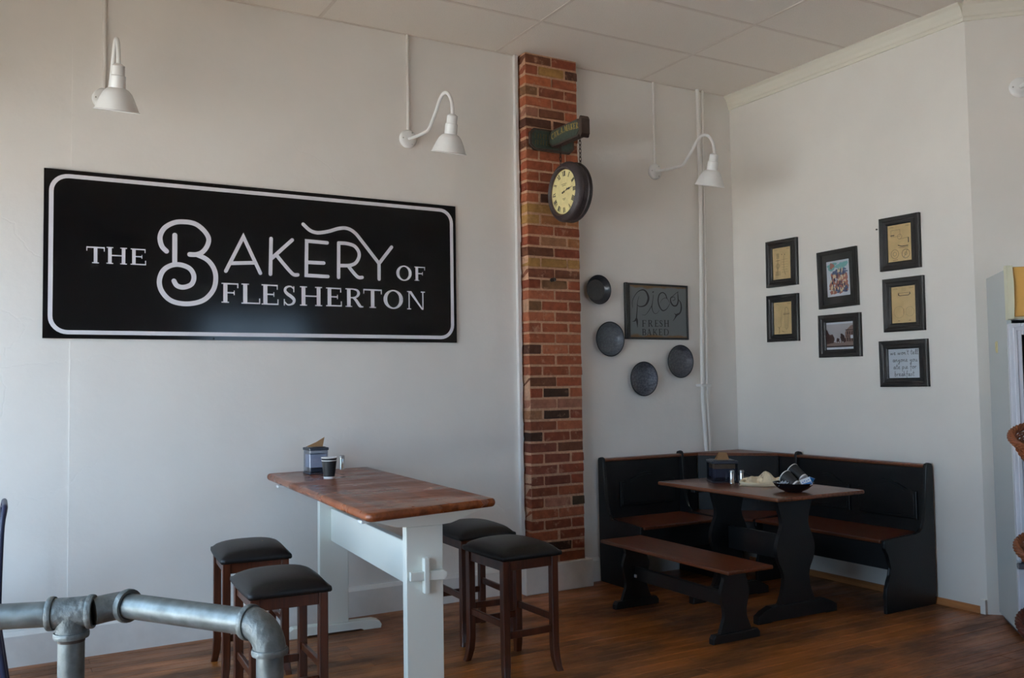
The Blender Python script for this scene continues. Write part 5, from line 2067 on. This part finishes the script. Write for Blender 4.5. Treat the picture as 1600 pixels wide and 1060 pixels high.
# black bowl of used cups and packets
BO = Vector((-1.058, -1.542, 0.7455))
T = thing('bowl', 'shallow black bowl holding used paper cups on booth table', 'bowl', BO)
n = NB()
lathe(n, [(0, 0.003), (0.045, 0.0), (0.050, 0.003), (0.052, 0.006), (0.080, 0.018), (0.104, 0.038), (0.114, 0.054), (0.116, 0.056), (0.112, 0.056), (0.100, 0.040), (0.077, 0.022), (0.05, 0.011), (0, 0.009)], 40)
lpart('dish', n, plain('black_glazed', srgb(20, 20, 24), 0.25), T, True)


def cup_tilted(label, loc, direction):
    T = thing('paper_cup', label, 'cup', loc, 0, 'black paper cups')
    d = Vector(direction).normalized()
    T.rotation_mode = 'QUATERNION'
    T.rotation_quaternion = Vector((0, 0, 1)).rotation_difference(d)
    cup_parts(T)


vr = Vector((0.867, -0.498, 0))   # along the picture, left to right, on the table
vb = Vector((0.498, 0.867, 0))
dcup = vr * -0.46 + vb * 0.72 + Vector((0, 0, 0.50))
cup_tilted('front black cup lying in the bowl, its white base facing the viewer', BO + vr * 0.004 + vb * -0.050 + Vector((0, 0, 0.040)), dcup)
cup_tilted('rear black cup lying in the bowl, behind the front one', BO + vr * 0.062 + vb * 0.000 + Vector((0, 0, 0.072)), dcup)


def small_tub(label, loc, direction, r_, h_, mt_):
    T = thing('creamer_tub', label, 'creamer', loc, 0, 'empties in the bowl')
    T.rotation_mode = 'QUATERNION'
    T.rotation_quaternion = Vector((0, 0, 1)).rotation_difference(Vector(direction).normalized())
    n = NB()
    lathe(n, [(0, 0), (r_ * 0.75, 0), (r_ * 0.8, h_ * 0.1), (r_, h_ * 0.8), (r_ * 1.12, h_ * 0.82), (r_ * 1.12, h_ * 0.9)], 20)
    lpart('tub', n, mt_, T, True)
    n = NB()
    lathe(n, [(0, h_ * 0.93), (r_ * 1.12, h_ * 0.93), (r_ * 1.1, h_ * 0.9), (0, h_ * 0.9)], 20)
    lpart('lid', n, paper_white, T, True)


blue = plain('bright_blue_plastic', srgb(40, 132, 206), 0.35)
blue2 = plain('blue_print', srgb(70, 130, 190), 0.5)
small_tub('bright blue cap standing at right side of the bowl', BO + vr * 0.088 + vb * -0.030 + Vector((0, 0, 0.055)), vr * 0.4 + Vector((0, 0, 1)), 0.016, 0.034, blue)
n = NB()
box(n, -0.030, 0.030, -0.004, 0.004, -0.024, 0.024, 0.003, 2)
o = to_obj('wrapper', n, paper_white)
o.location = BO + vr * 0.052 + vb * -0.072 + Vector((0, 0, 0.062))
o.rotation_euler = (R(-25), R(-18), R(-30))
tag(o, 'white and blue printed wrapper leaning in the bowl right of cups', 'wrapper')
n = NB()
box(n, -0.026, 0.026, -0.0052, -0.004, -0.022, -0.004, 0.0004)
for k in range(4):
    box(n, -0.022 + 0.012 * k, -0.016 + 0.012 * k, -0.0052, -0.004, 0.002 + 0.004 * (k % 2), 0.008 + 0.004 * (k % 2), 0.0003)
to_obj('print', n, blue2, o)
n = NB()
gv = {}
for i in range(9):
    for j in range(7):
        gv[i, j] = n.verts.new(((i - 4) * 0.008, (j - 3) * 0.007, 0.010 * math.sin(i * 1.7 + j) * math.cos(j * 2.1) + random.uniform(-0.002, 0.002)))
for i in range(8):
    for j in range(6):
        n.faces.new((gv[i, j], gv[i + 1, j], gv[i + 1, j + 1], gv[i, j + 1]))
bmesh.ops.solidify(n, geom=n.faces[:], thickness=0.0008)
o = to_obj('wrapper', n, plain('crinkled_white_film', srgb(215, 220, 230), 0.3))
o.location = BO + vr * -0.070 + vb * -0.03 + Vector((0, 0, 0.055))
o.rotation_euler = (R(10), R(-20), R(-30))
tag(o, 'crumpled clear white wrapper at left side of the bowl', 'wrapper')

n = NB()
plate(n, [(-0.012, -0.002), (0.010, -0.004), (0.012, 0.002), (-0.010, 0.003)], 0, 0.0004)
o = to_obj('paper_fleck', n, paper_white)
o.location = (-3.52, -0.99, 0.9004)
tag(o, 'tiny white paper fleck on the middle of bar table top', 'paper')

# ------------------------------------------------------------------ steel pipe railing in front
PR = 0.030
TE = Vector((-4.920, -2.864, 0.860))
EL = Vector((-4.815, -2.868, 0.866))
EN = Vector((-4.545, -3.250, 0.862))
LF = TE + Vector((-0.93, 0.36, -0.01)) * 1.3
RG = thing('pipe_railing', 'grey galvanised pipe railing with tee and elbows at lower left foreground', 'railing', (-4.75, -3.05, 0))


def collar(bm, p_, d, r_, w_):
    d = Vector(d).normalized()
    M_ = Matrix.Translation(p_) @ Vector((0, 0, 1)).rotation_difference(d).to_matrix().to_4x4()
    lathe(bm, [(r_ * 0.8, -w_ / 2), (r_ * 0.97, -w_ / 2), (r_, -w_ / 4), (r_, w_ / 4), (r_ * 0.97, w_ / 2), (r_ * 0.8, w_ / 2)], 28, M_)


dl_ = (LF - TE).normalized()
dr_ = (EN - EL).normalized()
nip = (EL - TE).normalized()
n = NB()
tube(n, [TE + dl_ * 0.050, LF], PR, 28)
part('left_rail', n, galv, RG, True)
n = NB()
tube(n, [TE + dl_ * 0.042, TE + dl_ * 0.056], PR + 0.0006, 28)
part('pipe_thread', n, rust_thread, RG, True)
n = NB()
tube(n, [TE + dl_ * 0.045, TE, TE - dl_ * 0.045 + Vector((0, 0, 0.002))], PR + 0.006, 28)
tube(n, [TE, TE + Vector((0, 0, -0.052))], PR + 0.0055, 28)
collar(n, TE + dl_ * 0.045, dl_, PR + 0.0105, 0.014)
collar(n, TE - dl_ * 0.045, dl_, PR + 0.0105, 0.014)
collar(n, TE + Vector((0, 0, -0.052)), (0, 0, 1), PR + 0.0105, 0.014)
part('tee_fitting', n, galv2, RG, True)
n = NB()
tube(n, [TE + Vector((0, 0, -0.055)), TE + Vector((0, 0, -0.068))], PR + 0.0008, 28)
part('pipe_thread', n, rust_thread, RG, True)
n = NB()
tube(n, [TE + Vector((0, 0, -0.066)), Vector((TE.x, TE.y, 0.012))], PR, 28)
part('post', n, galv, RG, True)
n = NB()
p0 = TE - dl_ * 0.050
pts = smooth_pts([tuple(p0), tuple(p0 * 0.45 + EL * 0.55 + Vector((0.0, -0.003, 0))), tuple(EL + dr_ * 0.012), tuple(EL + dr_ * 0.030)], 5)
tube(n, pts, PR + 0.003, 28)
collar(n, EL + dr_ * 0.030, dr_, PR + 0.0105, 0.016)
part('elbow_fitting', n, galv2, RG, True)
n = NB()
tube(n, [EL + dr_ * 0.030, EN - dr_ * 0.055], PR, 28)
part('right_rail', n, galv, RG, True)
n = NB()
pts = []
e0 = EN - dr_ * 0.058
for k in range(11):
    a = PI / 2 * k / 10
    pts.append(e0 + dr_ * (0.058 * math.sin(a)) + Vector((0, 0, -0.058 * (1 - math.cos(a)))))
tube(n, pts, PR + 0.006, 28)
collar(n, pts[0], dr_, PR + 0.0105, 0.014)
collar(n, pts[-1], (0, 0, 1), PR + 0.0105, 0.014)
part('elbow_fitting', n, galv2, RG, True)
n = NB()
tube(n, [pts[-1] + Vector((0, 0, -0.004)), Vector((pts[-1].x, pts[-1].y, 0.012))], PR, 28)
part('post', n, galv, RG, True)
for px_, py_ in ((TE.x, TE.y), (pts[-1].x, pts[-1].y), (LF.x, LF.y)):
    n = NB()
    lathe(n, [(0, 0), (0.075, 0), (0.075, 0.008), (0.042, 0.012), (0.040, 0.026), (0.0, 0.026)], 28, Matrix.Translation((px_, py_, 0)))
    part('floor_flange', n, galv2, RG, True)
n = NB()
tube(n, [LF + Vector((0, 0, 0.0)), Vector((LF.x, LF.y, 0.012))], PR, 28)
part('post', n, galv, RG, True)
n = NB()
lathe(n, [(0, 0.035), (0.03, 0.03), (0.037, 0.015), (0.037, -0.04), (0, -0.04)], 28, Matrix.Translation(LF))
part('end_fitting', n, galv2, RG, True)

# ------------------------------------------------------------------ navy metal chair at the left edge
CH = thing('metal_chair', 'navy metal cafe chair cut off by left picture edge', 'chair', (-5.28, -0.55, 0))
n = NB()
pts = smooth_pts([(-5.055, -0.735, 0.45), (-5.052, -0.735, 0.62), (-5.046, -0.730, 0.80), (-5.036, -0.70, 0.868), (-5.034, -0.65, 0.885), (-5.034, -0.45, 0.885), (-5.036, -0.40, 0.868), (-5.046, -0.37, 0.80), (-5.052, -0.365, 0.62), (-5.055, -0.365, 0.45)], 5)
tube(n, pts, 0.0115, 12)
part('back_frame', n, navy, CH, True)
n = NB()
prism(n, [(-0.60, 0.46), (-0.50, 0.46), (-0.505, 0.872), (-0.595, 0.872)], 'X', -5.050, -5.046)
part('back_splat', n, navy, CH)
n = NB()
prism(n, rr4(0.38, 0.39, 0.05), 'Z', 0.435, 0.450, 0.004)
n.transform(Matrix.Translation((-5.24, -0.55, 0)))
part('seat', n, navy, CH)
for sx_, sy_ in ((1, 1), (1, -1), (-1, 1), (-1, -1)):
    n = NB()
    x0_, y0_ = -5.24 + sx_ * 0.165, -0.55 + sy_ * 0.165
    x1_, y1_ = -5.24 + sx_ * 0.232, -0.55 + sy_ * 0.215
    tube(n, [(x0_, y0_, 0.437), (x1_, y1_, 0.0)], [0.018, 0.012], 10)
    part('leg', n, navy, CH, True)
for sy_ in (1, -1):
    n = NB()
    tube(n, [(-5.43, -0.55 + sy_ * 0.19, 0.2), (-5.05, -0.55 + sy_ * 0.19, 0.2)], 0.007, 8)
    part('stretcher', n, navy, CH, True)

# ------------------------------------------------------------------ glass door cooler across the corner
side_grey = plain('cooler_side_grey', srgb(196, 200, 198), 0.55, bump=0.05, scale=20)
door_white = plain('cooler_door_white', srgb(214, 216, 224), 0.35)
canopy_cream = plain('cooler_canopy_cream', srgb(222, 220, 192), 0.4)
canopy_yellow = plain('cooler_canopy_amber', srgb(206, 160, 84), 0.4)
CO = thing('drinks_cooler', 'tall pale grey glass door drinks cooler at the right edge', 'cooler', (0.0, -2.09, 0), R(-46.2))
n = NB()
# case as an open box so the shelves show behind the glass
Dp = 0.455
box(n, 0, 0.025, -Dp, -0.005, 0.03, 1.975, 0.002)
box(n, 0.685, 0.71, -Dp, -0.005, 0.03, 1.975, 0.002)
box(n, 0.025, 0.685, -0.03, -0.005, 0.03, 1.975)
box(n, 0.025, 0.685, -Dp, -0.03, 1.70, 1.975)
box(n, 0.025, 0.685, -Dp, -0.03, 0.03, 0.37)
lpart('case', n, side_grey, CO)
for x in (0.05, 0.66):
    n = NB()
    box(n, x - 0.03, x + 0.03, -Dp + 0.02, -0.03, 0, 0.03)
    lpart('foot', n, dark_plastic, CO)
for z in (0.62, 0.88, 1.14, 1.40):
    n = NB()
    for k in range(9):
        box(n, 0.026, 0.684, -Dp + 0.05 + k * 0.042, -Dp + 0.056 + k * 0.042, z, z + 0.006)
    box(n, 0.026, 0.684, -Dp + 0.04, -Dp + 0.046, z - 0.004, z + 0.03)
    lpart('shelf', n, plain('wire_shelf', srgb(90, 95, 105), 0.4), CO)
n = NB()
box(n, 0.026, 0.684, -0.034, -0.0305, 0.375, 1.695)
lpart('liner', n, plain('dark_liner', srgb(30, 32, 40), 0.6), CO)
n = NB()
x0_, x1_, z0_, z1_ = 0.0, 0.71, 0.415, 1.680
fw_ = 0.062
for b0_ in ((x0_, x0_ + fw_, z0_, z1_), (x1_ - fw_, x1_, z0_, z1_), (x0_ + fw_, x1_ - fw_, z1_ - fw_, z1_), (x0_ + fw_, x1_ - fw_, z0_, z0_ + fw_)):
    box(n, b0_[0], b0_[1], -Dp - 0.045, -Dp - 0.005, b0_[2], b0_[3], 0.004)
for b0_ in ((x0_ + 0.018, x0_ + 0.040, z0_ + 0.02, z1_ - 0.02), (x1_ - 0.040, x1_ - 0.018, z0_ + 0.02, z1_ - 0.02), (x0_ + 0.02, x1_ - 0.02, z1_ - 0.040, z1_ - 0.018)):
    box(n, b0_[0], b0_[1], -Dp - 0.052, -Dp - 0.040, b0_[2], b0_[3], 0.004)
dr = lpart('door', n, door_white, CO)
n = NB()
box(n, fw_, 0.71 - fw_, -Dp - 0.027, -Dp - 0.022, z0_ + fw_, z1_ - fw_)
to_obj('pane', n, clear('cooler_glass', (0.30, 0.32, 0.38, 1)), dr)
n = NB()
box(n, 0.0, 0.71, -Dp - 0.035, -Dp, 1.705, 1.985, 0.004)
cn = lpart('canopy', n, canopy_cream, CO)
n = NB()
prism(n, [(-Dp - 0.035, 1.700), (-Dp - 0.060, 1.705), (-Dp - 0.070, 1.80), (-Dp - 0.072, 1.90), (-Dp - 0.060, 1.99), (-Dp - 0.02, 1.995), (-Dp - 0.0, 1.99), (-Dp, 1.700)], 'X', -0.004, 0.028, 0.004)
prism(n, [(-Dp - 0.035, 1.700), (-Dp - 0.060, 1.705), (-Dp - 0.070, 1.80), (-Dp - 0.072, 1.90), (-Dp - 0.060, 1.99), (-Dp - 0.02, 1.995), (-Dp - 0.0, 1.99), (-Dp, 1.700)], 'X', 0.682, 0.714, 0.004)
to_obj('end_cap', n, canopy_cream, cn)
n = NB()
box(n, 0.028, 0.682, -Dp - 0.055, -Dp - 0.036, 1.715, 1.982, 0.003)
to_obj('display_panel', n, canopy_yellow, cn)
n = NB()
box(n, 0.0, 0.71, -Dp - 0.040, -Dp, 0.372, 0.400, 0.004)
lpart('kick_rail', n, plain('grey_rail', srgb(104, 104, 110), 0.4), CO)
n = NB()
box(n, 0.0, 0.71, -Dp - 0.030, -Dp, 0.05, 0.370, 0.004)
gr = lpart('lower_grille', n, door_white, CO)
n = NB()
for k in range(6):
    box(n, 0.085, 0.60, -Dp - 0.033, -Dp - 0.029, 0.10 + k * 0.036, 0.118 + k * 0.036)
to_obj('slot', n, plain('navy_slot', srgb(50, 54, 100), 0.5), gr)
n = NB()
lathe(n, [(0.007, 0), (0.007, 0.003), (0, 0.004)], 12, Matrix.Translation((0.035, -Dp - 0.030, 0.28)) @ Matrix.Rotation(R(90), 4, 'X'))
to_obj('lock', n, black_paint, gr)
n = NB()
box(n, -0.003, 0.0, -0.235, -0.195, 1.530, 1.595, 0.001)
box(n, -0.006, -0.003, -0.215, -0.195, 1.540, 1.590, 0.001)
lpart('sticker', n, plain('cream_sticker', srgb(206, 198, 150), 0.6), CO)

# ------------------------------------------------------------------ wicker baskets on a metal rack before the cooler
wicker = plain('wicker', srgb(146, 82, 48), 0.5, bump=0.3, scale=90, var=0.35)
wicker_d = plain('wicker_dark', srgb(96, 44, 30), 0.5, bump=0.3, scale=90, var=0.35)
e1v = Vector((-0.722, -0.692, 0))
e2v = Vector((0.692, -0.722, 0))


def basket(label, loc, rz, tilt, wm):
    T = thing('wicker_basket', label, 'basket', loc, 0, 'wicker baskets on the rack')
    T.rotation_euler = (R(tilt), 0, rz)
    NR = 9
    SG = 54
    n = NB()
    for k in range(NR):
        z = 0.008 + k * 0.0125
        r_ = 0.125 + 0.055 * (k / (NR - 1)) ** 0.8
        pts = []
        for a in range(SG):
            an = 2 * PI * a / SG
            wv = 0.004 * (1 if (a + k) % 2 else -1)
            pts.append(((r_ + wv) * math.cos(an), (r_ + wv) * 0.92 * math.sin(an), z))
        tube(n, pts, 0.0058, 5, closed=True)
    lpart('weave', n, wm, T, True)
    n = NB()
    for a in range(27):
        an = 2 * PI * a / 27
        tube(n, [(0.125 * math.cos(an), 0.115 * math.sin(an), 0.0), (0.158 * math.cos(an), 0.145 * math.sin(an), 0.06), (0.182 * math.cos(an), 0.168 * math.sin(an), 0.115)], 0.0042, 5)
    lpart('stake', n, wm, T, True).__setitem__('kind', 'stuff')
    for s_ in range(5):
        n = NB()
        pts = []
        for a in range(72):
            an = 2 * PI * a / 72
            ph = an * 9 + s_ * 2 * PI / 5
            rr_ = 0.186 + 0.0125 * math.cos(ph)
            pts.append((rr_ * math.cos(an), rr_ * 0.92 * math.sin(an), 0.120 + 0.0125 * math.sin(ph)))
        tube(n, pts, 0.0085, 6, closed=True)
        lpart('rim_strand', n, wm, T, True)
    n = NB()
    lathe(n, [(0, 0.0), (0.128, 0.0), (0.128, 0.008), (0, 0.008)], 32, Matrix.Scale(0.92, 4, (0, 1, 0)))
    lpart('bottom', n, wicker_d, T)
    return T


ctr = Vector((-0.335, -2.41, 0)) + e1v * 0.30
for z, lb, off, wm in ((0.935, 'top wicker basket on the rack at right edge', 0.112, wicker), (0.385, 'middle wicker basket on the rack at right edge', 0.118, wicker), (0.000, 'lowest dark wicker basket by the cooler foot at right edge', 0.112, wicker_d)):
    basket(lb, (ctr + e2v * off + Vector((0, 0, z + (0.035 if z > 0.1 else 0.043)))), R(-46.2), 22 if z > 0.1 else 24, wm)
RK = thing('basket_rack', 'black metal stand carrying the wicker baskets before the cooler', 'rack', ctr + e2v * 0.40)
for s_ in (0.32,):
    n = NB()
    pc = ctr + e2v * s_
    tube(n, [pc + Vector((0, 0, 0.0)), pc + Vector((0, 0, 1.35))], 0.012, 12)
    part('pole', n, black_paint, RK, True)
for z in (0.965, 0.415):
    n = NB()
    tube(n, [ctr + e2v * 0.32 + Vector((0, 0, z - 0.06)), ctr + e2v * 0.295 + e1v * 0.02 + Vector((0, 0, z - 0.02))], 0.006, 8)
    part('basket_hook', n, black_paint, RK, True)
for a in (20, 140, 260):
    n = NB()
    pc = ctr + e2v * 0.32
    tube(n, [pc + Vector((0, 0, 0.03)), pc + Vector((0.2 * math.cos(R(a)), 0.2 * math.sin(R(a)), 0.008))], 0.008, 8)
    part('foot', n, black_paint, RK, True)
